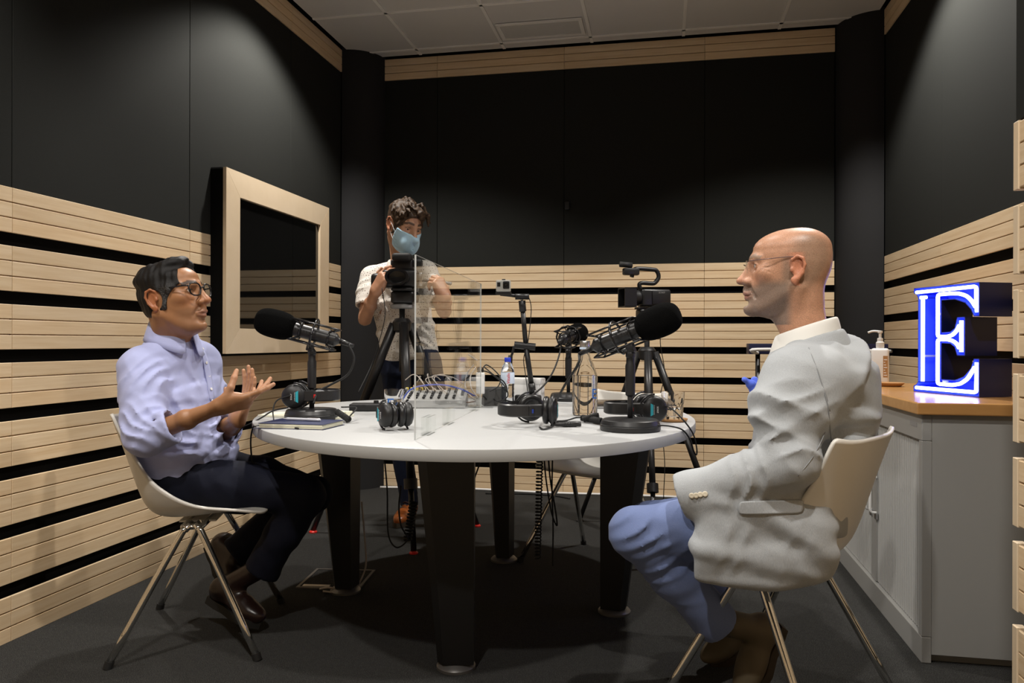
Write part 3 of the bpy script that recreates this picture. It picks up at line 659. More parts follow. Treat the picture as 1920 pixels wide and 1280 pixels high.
# ------------------------------------------------------------------ mixer
mp = tab(812, 3.42); t = thing('audio_mixer', 'grey audio mixer with rows of knobs behind the clear screen', 'mixer', tuple(mp), math.atan2(_R.y, _R.x))
q = MB(); w2 = .150; q.add([(-w2, -.11, .004), (w2, -.11, .004), (w2, .11, .004), (-w2, .11, .004), (-w2, -.11, .034), (w2, -.11, .034), (w2, .11, .066), (-w2, .11, .066)], [(0,3,2,1), (4,5,6,7), (0,1,5,4), (1,2,6,5), (2,3,7,6), (3,0,4,7)])
q.build('chassis', 'mixer_grey', t)
sl = Matrix.Rotation(math.atan2(.048, .22), 4, 'X')
for i in range(9):
    for j in range(6):
        x = -.130 + i*.0325; y = -.075 + j*.033; z = .034 + (y + .11) / .22 * .032
        if j < 2 and i < 8: MB().box((x - .002, y - .012, z), (x + .002, y + .012, z + .001)).build('fader_slot', 'black', t); MB().rbox((x - .006, y - .006 + .004 * (i % 3), z + .001), (x + .006, y + .006 + .004 * (i % 3), z + .010), .0015, seg=1).build('fader_cap', 'black', t)
        elif j >= 2: MB().lathe([(.0065, 0), (.006, .010), (.0045, .012), (0, .012)], 10, (x, y, z)).build('knob', ('black', 'grey_plastic', 'black', 'dark_metal')[(i + j) % 4], t, auto=40)
for i in range(5): MB().rbox((-.135 + i*.022, .098, .064), (-.121 + i*.022, .110, .077), .002, seg=1).build('input_button', ('yellow', 'yellow', 'yellow', 'yellow', 'yellow')[i], t)
# ------------------------------------------------------------------ laptop, boxes, adapters
lp = tab(1178, 3.45); t = thing('laptop', 'closed dark laptop lying behind the glass bottle', 'laptop', tuple(lp), math.atan2(_R.y, _R.x) - .04)
MB().rbox((-.20, -.13, .002), (.20, .13, .011), .003).build('base', 'steel', t, auto=40); MB().rbox((-.20, -.13, .012), (.20, .13, .020), .003).build('lid', 'laptop_lid', t, auto=40)
text_mb('HP', .02, Matrix.Translation((-.01, -.1303, .016)) @ Matrix.Rotation(PI/2, 4, 'X'), 'steel', 'print', t) if False else None
t = thing('wall_adapter', 'white upright adapter box with cables at the far end of the clear screen', 'adapter', tuple(tab(901, 3.43)), .2)
MB().rbox((-.019, -.014, .055), (.019, .014, .150), .004).build('housing', 'white_plastic', t, auto=40)
MB().rbox((-.010, -.005, 0), (.010, .005, .056), .002).build('stand', 'acrylic', t)
for k in range(3): MB().tube([(-.010 + k*.010, 0, .149), (-.010 + k*.010, 0, .170)], .0045, 8).build('plug', 'black', t, smooth=1)
t = thing('desk_phone', 'dark grey wedge shaped console among the cables', 'console', tuple(tab(926, 3.50)), .35)
MB().prism([(-.055, 0), (.050, 0), (.050, .018), (-.030, .085), (-.055, .075)], -.05, .05, f=lambda x, y, z: (z, x, y)).build('housing', 'console_grey', t)
MB().tube([(.052, -.062, .004), (.052, -.01, .055)], .003, 6).build('support_wire', 'steel', t, smooth=1)
for k in range(9): MB().rbox((-.03 + (k % 3) * .02, -.012 + (k // 3) * .020 - .006, .052 - (k // 3) * .0 - .0), (-.018 + (k % 3) * .02, -.012 + (k // 3) * .020 + .006, .058), .001, seg=1).build('key', 'grey_plastic', t) if False else None
for x, d_, lab in ((978, 3.56, 'small black power brick left of the camera arm clamp'), (1003, 3.52, 'small black power brick at the foot of the camera arm')):
    t = thing('power_brick', lab, 'adapter', tuple(tab(x, d_)), .1); MB().rbox((-.030, -.022, 0), (.030, .022, .042), .006).build('housing', 'black', t, auto=40); MB().tube([(0, -.022, .02), (0, -.034, .02)], .005, 8).build('cord_grip', 'rubber', t, smooth=1)
t = thing('control_box', 'flat black control box behind the left microphone', 'control box', tuple(tab(692, 3.20)), .25)
MB().rbox((-.075, -.045, .0), (.075, .045, .030), .005).build('housing', 'black', t, auto=40); MB().lathe([(.011, 0), (.010, .012), (0, .012)], 14, (.03, 0, .030)).build('knob', 'dark_metal', t, auto=40)
# white box lid seen behind the camera arm
t = thing('white_box', 'white cardboard box behind the camera arm at the table end', 'box', tuple(tab(985, 3.74)), -.12)
MB().rbox((-.085, -.05, 0), (.085, .05, .100), .006).build('carton', 'white_plastic', t, auto=40); MB().rbox((-.088, -.053, .082), (.088, .053, .112), .006).build('lid', 'white_plastic', t, auto=40)
# XLR plug lying free, coiled cable
c = tab(1062, 2.60, TZ + .010); t = thing('xlr_plug', 'black cable plug lying in front of the middle headphones', 'plug', tuple(c), math.atan2(_R.y, _R.x) + .06)
MB().lathe([(0, -.052), (.004, -.052), (.0075, -.03), (.0085, -.012), (.0095, -.010), (.0095, .034), (.0082, .036), (.0082, .050), (0, .050)], 18, (0, 0, 0), (1, 0, 0)).build('shell', 'black_satin', t, auto=40)
for k in range(3): MB().lathe([(.0100, -.006 + k*.008), (.0103, -.004 + k*.008), (.0100, -.002 + k*.008)], 18, (0, 0, 0), (1, 0, 0)).build('grip_ring', 'dark_metal', t, smooth=1)
cable('headphone_cable', [tab(1012, 2.56, TZ + .004), tab(1020, 2.50, TZ + .004), tab(1035, 2.56, TZ + .005), c - V(.05, .01, .004)], .0028, 'rubber', 'short black lead from the middle headphones to the loose plug')
def coil(name, a, b, r, turns, wr, mt, label, sag=0):
    a, b = Vector(a), Vector(b); d_ = b - a; u = d_.orthogonal().normalized(); v_ = d_.normalized().cross(u); pts = []
    n = turns * 10
    for i in range(n + 1): th_ = 2*PI*turns*i/n; t_ = i / n; pts.append(a + d_ * t_ + u * math.cos(th_) * r + v_ * math.sin(th_) * r + V(0, 0, -sag * 4 * t_ * (1 - t_)))
    return tag(MB().tube(pts, wr, 5).build(name, mt, smooth=1), label, 'cable')
coil('coiled_cable', tab(1092, 2.78, TZ + .014), tab(1128, 2.66, TZ + .014), .0095, 18, .0026, 'rubber', 'bunched coil of black cable in front of the glass bottle')
coil('coiled_cable', tab(1094, 2.73, TZ + .012), tab(1122, 2.72, TZ + .030), .0085, 14, .0026, 'rubber', 'second turn of coiled black cable beside the right microphone base')
cable('headphone_cable', [tab(1040, 2.74, TZ + .005), tab(1062, 2.76, TZ + .006), tab(1080, 2.80, TZ + .012), tab(1092, 2.78, TZ + .014)], .0030, 'rubber', 'black lead from the middle headphones to the coiled cable')
coil('coiled_cable', tab(632, 2.82, TZ + .030), tab(655, 2.70, TZ + .012), .009, 12, .0028, 'rubber', 'coiled black cable end beside the left microphone base')
cable('headphone_cable', [A(640, 763, 2.8), A(668, 764, 2.85), A(656, 780, 2.75), tab(650, 2.70, TZ + .004)], .0026, 'rubber', 'short black loop of cable right of the left microphone base')
cable('headphone_cable', [A(545, 741, 2.80), A(520, 750, 2.80), A(512, 768, 2.78), A(513, 786, 2.74), A(513, 800, 2.58)], .0026, 'rubber', 'black headphone lead looping down to the navy notebook')
cable('table_cable', [A(540, 764, 2.80), A(512, 770, 2.82), A(490, 783, 2.80), A(470, 794, 2.78), A(450, 806, 2.80), A(436, 840, 2.85), A(440, 900, 2.9)], .0028, 'rubber', 'black cable running off the left end of the table')
cable('table_cable', [tab(560, 2.50, TZ + .004), tab(510, 2.62, TZ + .004), A(480, 799, 2.60), A(474, 802, 2.62), A(470, 830, 2.66), A(474, 880, 2.70)], .0028, 'rubber', 'second black cable dropping over the left end of the table')
cable('headphone_cable', [A(1236, 762, 2.68), A(1256, 764, 2.62), A(1280, 786, 2.58), A(1299, 812, 2.60), A(1306, 838, 2.62), A(1306, 852, 2.63), A(1301, 846, 2.61), A(1294, 824, 2.56), A(1280, 806, 2.50), A(1258, 799, 2.46), A(1232, 797, 2.46)], .0027, 'rubber', 'black lead looping over the right edge of the table')
cable('signal_cable', [tab(752, 3.26, TZ + .03), A(770, 730, 3.24), A(800, 722, 3.24), A(835, 722, 3.28), A(866, 730, 3.34), A(890, 742, 3.40)], .0036, 'cable_blue', 'blue cable arching in front of the audio mixer')
cc = [[(905, 690), (912, 684), (925, 692), (938, 708), (934, 724), (918, 733)], [(903, 694), (920, 700), (945, 722), (952, 742), (936, 752), (925, 746), (938, 738)], [(908, 688), (930, 706), (945, 716), (950, 734), (930, 742), (956, 752), (976, 750)],
      [(888, 684), (876, 700), (872, 722), (880, 740), (892, 750)], [(892, 688), (882, 706), (884, 728), (896, 746)], [(896, 676), (878, 664)], [(906, 742), (922, 756), (946, 764), (962, 758), (990, 760)], [(880, 738), (868, 744), (874, 754), (892, 752)]]
nm = ['black', 'black', 'black', 'clear', 'clear', 'white', 'black', 'brown']
desc = ['topmost of the black loops right of the white adapter', 'long black cable sagging right of the dark console', 'black cable running from the white adapter to the power bricks', 'pale cable bowed left of the white adapter', 'inner pale cable beside the white adapter', 'short pale cable end above the white adapter', 'black cable lying along the table towards the middle headphones', 'brown cable ends bundled at the foot of the clear screen']
for i, pts in enumerate(cc):
    P3 = [A(x, y, 3.42 + .05 * math.sin(i * 2.1 + k)) for k, (x, y) in enumerate(pts)]
    for p in P3: p.z = max(p.z, TZ + .006)
    cable('table_cable', P3, .0030, {'black': 'rubber', 'clear': 'cable_pale', 'white': 'cable_pale', 'brown': 'cable_brown'}[nm[i]], desc[i])
for i in range(6):
    P3 = [A(800 + i*7, 735, 3.46), A(790 + i*6 - 10 * (i % 2), 712 - 3 * (i % 3), 3.50), A(775 + i*14, 702 + 4 * (i % 2), 3.54), A(760 + i*22, 712 + 4 * (i % 3), 3.60)]
    cable('patch_cable', P3, .0022, 'cable_pale', ('leftmost', 'second from left', 'third from left', 'fourth from left', 'fifth from left', 'rightmost')[i] + ' of the thin pale patch leads rising behind the audio mixer', group='pale patch leads on the mixer')
# ------------------------------------------------------------------ action camera on a jointed arm
cb = tab(1000, 3.66); t = thing('action_camera_arm', 'small silver action camera on a jointed black arm clamped to the table', 'camera', tuple(cb)); L3 = lambda p: Vector(p) - Vector(cb)
MB().rbox((-.035, -.03, 0), (.035, .03, .035), .006).build('clamp', 'black', t, auto=40)
MB().lathe([(.012, .034), (.016, .04), (.016, .055), (.010, .062)], 16).build('clamp_socket', 'steel', t, auto=40)
j0, j1, j2 = L3(A(999, 738, 3.66)), L3(A(986, 648, 3.64)), L3(A(978, 556, 3.62))
MB().tube([j0, j0.lerp(j1, .22)], .017, 14).build('lower_ball', 'black_satin', t, smooth=1); MB().tube([j0.lerp(j1, .2), j1], .0125, 14).build('lower_arm', 'black_satin', t, smooth=1)
MB().tube([j1 - _R * .055 + _U * .004, j1 + _R * .045 - _U * .006], .017, 14).build('elbow_joint', 'black', t, auto=40)
MB().tube(spline([j1 - _R * .055, j1 - _R * .062 - _U * .03, j1 - _R * .072 - _U * .058], 4), [.006] * 8 + [.007], 8).build('lock_lever', 'black', t, smooth=1)
MB().tube([j1 - _R * .072 - _U * .045, j1 - _R * .078 - _U * .095], [.010, .014], 10).build('lever_knob', 'rubber', t, smooth=1)
MB().tube([j1, j1.lerp(j2, .72)], .0115, 14).build('upper_arm', 'black_satin', t, smooth=1); MB().tube([j1.lerp(j2, .70), j1.lerp(j2, .92)], .0165, 14).build('upper_ball', 'black_satin', t, smooth=1); MB().tube([j1.lerp(j2, .9), j2], .006, 10).build('stud', 'steel', t, smooth=1)
MB().tube([j2 + _R * .035, j2 - _R * .03], .014, 12).build('head_joint', 'black', t, smooth=1); MB().tube([j2 - _R * .02 + _U * .003, j2 - _R * .10 + _U * .012], .008, 8).build('camera_bracket', 'black', t, smooth=1)
cc_ = L3(A(944, 536, 3.60)); M = Matrix.Translation(cc_) @ Matrix.Rotation(math.atan2(_R.y, _R.x) - .15, 4, 'Z')
c = MB().rbox((-.033, -.016, -.027), (.033, .016, .027), .005).xf(M).build('camera_body', 'silver', t, auto=40)
MB().rbox((.001, -.0185, -.014), (.030, -.0155, .020), .004).xf(M).build('lens_surround', 'black', c, auto=40); MB().lathe([(.0115, .018), (.0115, .024), (.008, .0245), (0, .022)], 20, (.015, 0, .003), (0, -1, 0)).xf(M).build('lens', 'black_gloss', c, auto=40)
MB().box((-.027, -.0166, -.004), (-.012, -.0158, .016)).xf(M).build('display', 'black', c); MB().rbox((-.036, -.010, -.040), (.036, .012, -.027), .003).xf(M).build('mount_plate', 'black', c, auto=40); MB().rbox((-.006, -.012, .027), (.010, .0, .032), .002).xf(M).build('shutter_button', 'black', c)
cable('camera_cable', [A(990, 552, 3.62), A(996, 580, 3.63), A(990, 640, 3.66), A(982, 672, 3.66), A(985, 700, 3.66), A(990, 738, 3.62)], .0022, 'rubber', 'thin black wire running down beside the action camera arm')
# ------------------------------------------------------------------ tripods
def tripod(label, hub, feet, z_hub, foot_mat, head_z, tube=.014, spreader=True, col=None):
    t = thing('tripod', label, 'tripod', (hub[0], hub[1], 0)); O = V(hub[0], hub[1], 0)
    MB().lathe([(.030, z_hub - .045), (.046, z_hub - .035), (.050, z_hub + .01), (.036, z_hub + .028), (.030, z_hub + .03)], 20).build('hub', 'black', t, auto=40)
    MB().tube([(0, 0, z_hub - .25), (0, 0, head_z)], .015, 14).build('centre_column', 'dark_metal', t, smooth=1)
    for f in feet:
        p0 = V(0, 0, z_hub); p1 = V(f[0], f[1], 0) - O; d_ = p1 - p0; o_ = V(p1.x, p1.y, 0).normalized() * .045; a = p0 + o_
        l = MB().tube([a, a.lerp(p1, .42)], tube * 1.35, 12).build('leg', 'black_satin', t, smooth=1)
        MB().tube([a.lerp(p1, .38), a.lerp(p1, .72)], tube * 1.05, 12).build('middle_tube', 'black_satin', l, smooth=1); MB().tube([a.lerp(p1, .70), p1 + V(0, 0, .012)], tube * .8, 12).build('lower_tube', 'dark_metal', l, smooth=1)
        for u in (.41, .71): MB().tube([a.lerp(p1, u - .022), a.lerp(p1, u + .022)], tube * 1.9, 10).build('leg_lock', 'black', l, auto=50)
        MB().lathe([(0, 0), (.021, 0), (.022, .006), (.013, .014), (.0, .014)], 16, (p1.x, p1.y, 0)).build('foot', foot_mat, l, auto=50)
    if spreader:
        for f in feet: p1 = (V(f[0], f[1], 0) - O) * .34; MB().tube([(0, 0, z_hub * .52), (p1.x, p1.y, z_hub * .62)], .005, 6).build('spreader_arm', 'black', t, smooth=1)
    return t
# operator's tripod and camera
h1 = A(754, 600, 4.06); 
tripod('black video tripod with red feet in front of the camera operator', (h1.x, h1.y), [(-1.852, 3.887), (-1.19, 3.60), (-1.02, 4.20)], h1.z - .02, 'red', h1.z + .06, .018)
t = thing('video_camera', 'black camera with raised finder held by the masked operator', 'camera', (h1.x, h1.y, h1.z + .06)); yaw = math.atan2(_R.y, _R.x)
t.rotation_euler = (0, 0, yaw); t.scale = (1.2, 1.1, .86)
MB().lathe([(.045, 0), (.052, .006), (.052, .022), (.040, .030)], 20).build('bowl', 'grey_plastic', t, auto=40); MB().rbox((-.045, -.05, .03), (.055, .05, .105), .014, seg=3).build('fluid_head', 'black_satin', t, auto=40)
MB().lathe([(.03, 0), (.034, .008), (.030, .016)], 16, (.055, 0, .07), (1, 0, 0)).build('tilt_dial', 'dark_metal', t, auto=40); MB().rbox((-.04, -.07, .105), (.05, .07, .122), .004).build('slide_plate', 'black', t, auto=40)
b_ = MB().rbox((-.085, -.05, .125), (.075, .05, .235), .018, seg=3).build('camera_body', 'black_satin', t, auto=40)
MB().rbox((-.135, -.03, .120), (-.075, .045, .215), .02, seg=3).build('hand_grip', 'black', t, auto=40)
MB().lathe([(.042, .04), (.045, .05), (.045, .12), (.050, .125), (.050, .15), (.040, .15), (.034, .13), (0, .128)], 28, (-.005, 0, .18), (0, -1, 0)).build('lens', 'black_gloss', t, auto=40)
MB().lathe([(.030, .128), (.0, .120)], 24, (-.005, 0, .18), (0, -1, 0)).build('front_element', 'black_gloss', b_, smooth=1)
MB().rbox((-.050, -.02, .232), (.050, .05, .300), .012, seg=3).build('finder_hump', 'black_satin', t, auto=40); MB().rbox((-.040, -.055, .285), (.045, .035, .335), .016, seg=3).build('microphone_muff', 'rubber', t, auto=40)
MB().rbox((.045, -.02, .255), (.088, .03, .300), .008).build('side_monitor', 'black', t, auto=40)
MB().tube([(.07, .02, .18), (.15, .0, .165), (.215, -.04, .150)], .010, 10).build('pan_handle', 'grey_plastic', t, smooth=1)
MB().rbox((.078, -.045, .135), (.092, -.03, .215), .003).build('screen_edge', 'steel', t, auto=40)
cable('camera_cable', [A(716, 540, 3.98), A(722, 590, 3.96), A(708, 650, 3.96), A(694, 690, 3.95), A(672, 735, 3.8)], .0024, 'rubber', 'thin black wire hanging below the operator camera')
# second tripod with camcorder
h2 = A(1213, 650, 4.28)
tripod('black tripod with a camcorder behind the right microphone', (h2.x, h2.y), [(h2.x + .40, h2.y - .12), (h2.x - .38, h2.y + .10), (h2.x + .05, h2.y - .42)], h2.z - .03, 'rubber', h2.z + .18, .016, False)
t = thing('camcorder', 'black camcorder with top handle on the right tripod', 'camera', (h2.x, h2.y, h2.z + .18)); t.rotation_euler = (0, 0, yaw + PI + .25); t.scale = (.92, .92, .92)
# local x points forward along the lens (image left)
MB().rbox((-.05, -.04, -.02), (.06, .04, .03), .012, seg=3).build('fluid_head', 'black_satin', t, auto=40); MB().tube([(.0, .045, .0), (.0, .085, .004)], .009, 10).build('tilt_knob', 'black', t, smooth=1); MB().rbox((-.07, -.03, .028), (.07, .03, .042), .004).build('slide_plate', 'black', t, auto=40)
MB().rbox((-.135, -.05, .045), (.050, .05, .150), .014, seg=3).build('camera_body', 'black_satin', t, auto=40); MB().rbox((-.128, -.056, .058), (-.01, -.050, .138), .004).build('side_monitor', 'black', t, auto=40); MB().rbox((-.128, .050, .058), (-.01, .056, .138), .004).build('grip_strap', 'black', t, auto=40)
text_mb('SONY', .016, Matrix.Translation((-.07, .0565, .128)) @ Matrix.Rotation(PI, 4, 'Z') @ Matrix.Rotation(PI/2, 4, 'X'), 'grey_plastic', 'print', t)
MB().lathe([(.040, 0), (.046, .02), (.046, .06), (.05, .065)], 24, (.045, 0, .098), (1, 0, 0)).build('lens', 'black', t, auto=40)
q = MB(); 
for (y0, z0), (y1, z1) in (((-.055, .04), (.055, .046)), ((-.055, .15), (.055, .156)), ((-.055, .04), (-.049, .156)), ((.049, .04), (.055, .156))): q.box((.09, y0, z0), (.165, y1, z1))
q.build('lens_hood', 'black', t)
MB().tube(spline([(.045, 0, .15), (.05, 0, .178), (.03, 0, .188), (-.02, 0, .186), (-.05, 0, .190), (-.075, 0, .225), (-.062, 0, .262), (-.03, 0, .270), (.07, 0, .272), (.09, 0, .25), (.10, 0, .222)], 4), .013, 10).build('top_handle', 'black', t, smooth=1)
MB().rbox((.055, -.022, .232), (.155, .022, .275), .010).build('microphone_holder', 'black_satin', t, auto=40); MB().tube([(.10, 0, .292), (.175, 0, .296)], .017, 14).build('shotgun_microphone', 'rubber', t, smooth=1)
cable('camera_cable', [A(1243, 560, 4.28), A(1244, 590, 4.28), A(1238, 640, 4.28), A(1246, 700, 4.3), A(1236, 760, 4.3), A(1246, 860, 4.3), A(1244, 935, 4.3)], .0024, 'rubber', 'thin black wire dropping from the camcorder to the floor')
# ------------------------------------------------------------------ cables below the table and on the floor
uz = TZ - .04
coil('coiled_cable', A(1012, 858, 2.85), A(1008, 1045, 2.92), .011, 30, .0028, 'rubber', 'long coiled black cable hanging down under the table')
for k, (pts, lab) in enumerate((([(1020, 855), (1024, 900), (1034, 960), (1044, 985), (1042, 960), (1032, 900), (1028, 855)], 'black cable looped under the table beside the coiled cable'),
                               ([(1036, 855), (1035, 920), (1037, 990), (1036, 1060)], 'straight black cable hanging behind the coiled cable'),
                               ([(720, 850), (726, 920), (728, 1000), (744, 1026), (764, 1010), (752, 985), (748, 950), (752, 910)], 'black cable drooping in front of the tan shoe'),
                               ([(905, 855), (892, 890), (880, 930)], 'short black cable slanting behind the front table leg'))):
    cable('hanging_cable', [A(x, y, 2.95) for x, y in pts], .0032, 'rubber', lab)
coil('coiled_cable', A(776, 940, 3.0), A(764, 1012, 2.98), .014, 12, .0045, 'rubber', 'thick coiled cable hanging beside the front table leg')
cable('floor_cable', [V(-1.95, YB - .10, .008), V(-1.4, YB - .03, .008), V(-.75, YB - .05, .008), V(-.2, YB - .02, .008), V(.4, YB - .03, .008), V(1.0, YB - .05, .008)], .0085, 'white_plastic', 'white cable laid along the foot of the far wall')
cable('floor_cable', [V(-1.18, 5.1, .006), V(-.9, 5.14, .007), V(-.72, 5.12, .006), V(-.60, 5.05, .006)], .006, 'rubber', 'black cable lying in front of the white cable at the far wall')
fb = AZ(632, 1086, 0); t = thing('floor_box', 'square metal-rimmed floor socket box near the left table leg', 'floor socket', (fb.x, fb.y, 0), .12)
q = MB(); s = .135; w_ = .012
for lo, hi in (((-s, -s), (s, -s + w_)), ((-s, s - w_), (s, s)), ((-s, -s + w_), (-s + w_, s - w_)), ((s - w_, -s + w_), (s, s - w_))): q.box((*lo, 0), (*hi, .006))
q.build('rim', 'foot_grey', t); MB().box((-s + w_, -s + w_, 0), (s - w_, s - w_, .004)).build('carpet_lid', 'carpet', t)
MB().box((-s + .02, -s + .02, .004), (0, -s + .045, .0055)).build('cable_flap', 'steel', t)
cable('floor_cable', [A(672, 1098, 3.24), A(686, 1060, 3.24), A(684, 1010, 3.24), A(678, 940, 3.24)], .004, 'cable_pale', 'pale cable rising from the floor socket behind the left table leg')
cable('floor_cable', [AZ(600, 1104, .006), AZ(616, 1101, .02), AZ(634, 1106, .012), AZ(628, 1110, .008), AZ(606, 1108, .008)], .0045, 'cable_pale', 'small pale loop of cable on the floor socket')
# ------------------------------------------------------------------ soft-body modelling: smooth unions of tapered shapes, meshed once
class Sculpt:
    def __init__(s, lo, hi, res):
        s.res = res; s.lo = np.array(lo, float)
        n = np.ceil((np.array(hi, float) - s.lo) / res).astype(int) + 1
        s.ax = [(s.lo[i] + res * np.arange(n[i])).astype(np.float32) for i in range(3)]
        s.F = np.full(n, .5, np.float32)
    def _put(s, fn, lo, hi, k, op):
        m = k + 3 * s.res; sl = []
        for i in range(3):
            a = int(np.searchsorted(s.ax[i], lo[i] - m)); b = int(np.searchsorted(s.ax[i], hi[i] + m))
            if b <= a: return s
            sl.append(slice(a, b))
        sl = tuple(sl)
        x, y, z = s.ax[0][sl[0]][:, None, None], s.ax[1][sl[1]][None, :, None], s.ax[2][sl[2]][None, None, :]
        d = fn(x, y, z); f = s.F[sl]
        if op == 'add': g = np.minimum(f, d); sg = -1; h = np.maximum(k - np.abs(f - d), 0)
        elif op == 'cut': d = -d; g = np.maximum(f, d); sg = 1; h = np.maximum(k - np.abs(f - d), 0)
        else: g = np.maximum(f, d); sg = 1; h = np.maximum(k - np.abs(f - d), 0)
        if k > 0: g = g + sg * h * h / (4 * k)
        s.F[sl] = g; return s
    def cap(s, a, b, r1, r2=None, k=.01, op='add'):
        a = np.array(a, float); b = np.array(b, float); r2 = r1 if r2 is None else r2; ba = b - a; L = float(ba @ ba) + 1e-12
        def fn(x, y, z):
            t = np.clip(((x - a[0]) * ba[0] + (y - a[1]) * ba[1] + (z - a[2]) * ba[2]) / L, 0, 1)
            return np.sqrt((x - a[0] - t*ba[0])**2 + (y - a[1] - t*ba[1])**2 + (z - a[2] - t*ba[2])**2) - (r1 + (r2 - r1) * t)
        r = max(r1, r2); return s._put(fn, np.minimum(a, b) - r, np.maximum(a, b) + r, k, op)
    def chain(s, pts, rs, k=.01, op='add'):
        if isinstance(rs, (int, float)): rs = [rs] * len(pts)
        for i in range(len(pts) - 1): s.cap(pts[i], pts[i+1], rs[i], rs[i+1], k, op)
        return s
    def ell(s, c, r, k=.01, op='add', R=None):
        c = np.array(c, float); r = np.array(r, float); q = np.eye(3) if R is None else np.array(R, float)   # rows = local axes
        def fn(x, y, z):
            dx, dy, dz = x - c[0], y - c[1], z - c[2]
            u = [(q[i, 0]*dx + q[i, 1]*dy + q[i, 2]*dz) for i in range(3)]
            k0 = np.sqrt(sum((u[i] / r[i])**2 for i in range(3))); k1 = np.sqrt(sum((u[i] / r[i]**2)**2 for i in range(3))) + 1e-9
            return k0 * (k0 - 1) / k1
        e = max(r) if R is not None else r
        return s._put(fn, c - e, c + e, k, op)
    def loft(s, pts, w, d, lat, k=.01, p=2.3, cap=.02, op='add'):   # elliptical sections along a path; w across lat, d across the rest
        pts = [np.array(q, float) for q in pts]
        for i in range(len(pts) - 1):
            a, b = pts[i], pts[i+1]; ba = b - a; L = float(np.linalg.norm(ba)); t_ = ba / L
            l0 = np.array(lat[i] if isinstance(lat, list) else lat, float); l0 = l0 - t_ * (l0 @ t_); l0 /= np.linalg.norm(l0); n0 = np.cross(t_, l0)
            def fn(x, y, z, a=a, t_=t_, l0=l0, n0=n0, L=L, i=i):
                dx, dy, dz = x - a[0], y - a[1], z - a[2]
                h = dx*t_[0] + dy*t_[1] + dz*t_[2]; t = np.clip(h / L, 0, 1); ax = h - t * L
                ww = w[i] + (w[i+1] - w[i]) * t; dd = d[i] + (d[i+1] - d[i]) * t
                l = np.abs(dx*l0[0] + dy*l0[1] + dz*l0[2]) / ww; q = np.abs(dx*n0[0] + dy*n0[1] + dz*n0[2]) / dd
                return ((l**p + q**p + (np.abs(ax) / cap)**p)**(1 / p) - 1) * np.minimum(ww, dd)
            m = max(w[i], w[i+1], d[i], d[i+1]) + cap
            s._put(fn, np.minimum(a, b) - m, np.maximum(a, b) + m, k, op)
        return s
    def half(s, n, c, k=.004):            # keep what lies behind the plane through c with normal n
        n = np.array(n, float); n /= np.linalg.norm(n); e = float(n @ np.array(c, float))
        d = s.ax[0][:, None, None]*n[0] + s.ax[1][None, :, None]*n[1] + s.ax[2][None, None, :]*n[2] - e
        h = np.maximum(k - np.abs(s.F - d), 0); s.F = (np.maximum(s.F, d) + h*h/(4*k)).astype(np.float32); return s
    def disp(s, fn):
        s.F += fn(s.ax[0][:, None, None], s.ax[1][None, :, None], s.ax[2][None, None, :]).astype(np.float32); return s
    def wave(s, c, d, lam, amp, rad, seed=0, sharp=1.0):      # a patch of creases running across direction d
        c = np.array(c, float); d = np.array(d, float); d /= np.linalg.norm(d); r = np.random.default_rng(seed); K = r.normal(size=(3, 3)) * 14; ph = r.uniform(0, 6, 3)
        def fn(x, y, z):
            dx, dy, dz = x - c[0], y - c[1], z - c[2]; g = np.exp(-(dx*dx + dy*dy + dz*dz) / rad**2)
            n_ = sum(np.sin(K[i, 0]*x + K[i, 1]*y + K[i, 2]*z + ph[i]) for i in range(3)); m_ = np.clip(.55 + .45 * np.sin(2.1 * K[0, 1]*x + 1.7 * K[1, 2]*y + 2.3 * K[2, 0]*z + ph[1]), 0, 1)
            t = (dx*d[0] + dy*d[1] + dz*d[2]) * 2 * np.pi / lam + 1.9 * n_
            return amp * g * m_ * (np.abs(np.sin(t / 2)) ** sharp - .65) * 2.1
        sl = tuple(slice(int(np.searchsorted(s.ax[i], c[i] - 2.2*rad)), int(np.searchsorted(s.ax[i], c[i] + 2.2*rad))) for i in range(3))
        s.F[sl] += fn(s.ax[0][sl[0]][:, None, None], s.ax[1][sl[1]][None, :, None], s.ax[2][sl[2]][None, None, :]).astype(np.float32); return s
    def mesh(s):                          # surface nets
        F = s.F; neg = F < 0; n = np.array(F.shape)
        c = np.zeros(n - 1, np.int8)
        for i in (0, 1):
            for j in (0, 1):
                for k in (0, 1): c += neg[i:n[0]-1+i, j:n[1]-1+j, k:n[2]-1+k]
        act = (c > 0) & (c < 8); I = np.argwhere(act); idx = np.full(act.shape, -1, np.int32); idx[act] = np.arange(len(I))
        acc = np.zeros((len(I), 3)); cnt = np.zeros(len(I))
        cor = [(i, j, k) for i in (0, 1) for j in (0, 1) for k in (0, 1)]
        val = {q: F[I[:, 0] + q[0], I[:, 1] + q[1], I[:, 2] + q[2]].astype(float) for q in cor}
        for a in cor:
            for ax in range(3):
                if a[ax]: continue
                b = list(a); b[ax] = 1; b = tuple(b); va, vb = val[a], val[b]; m = (va < 0) != (vb < 0)
                t = np.where(m, va / np.where(m, va - vb, 1), 0); p = np.array(a, float)[None].repeat(len(I), 0); p[:, ax] = t
                acc[m] += p[m]; cnt[m] += 1
        V_ = s.lo + (I + acc / cnt[:, None]) * s.res; Q = []
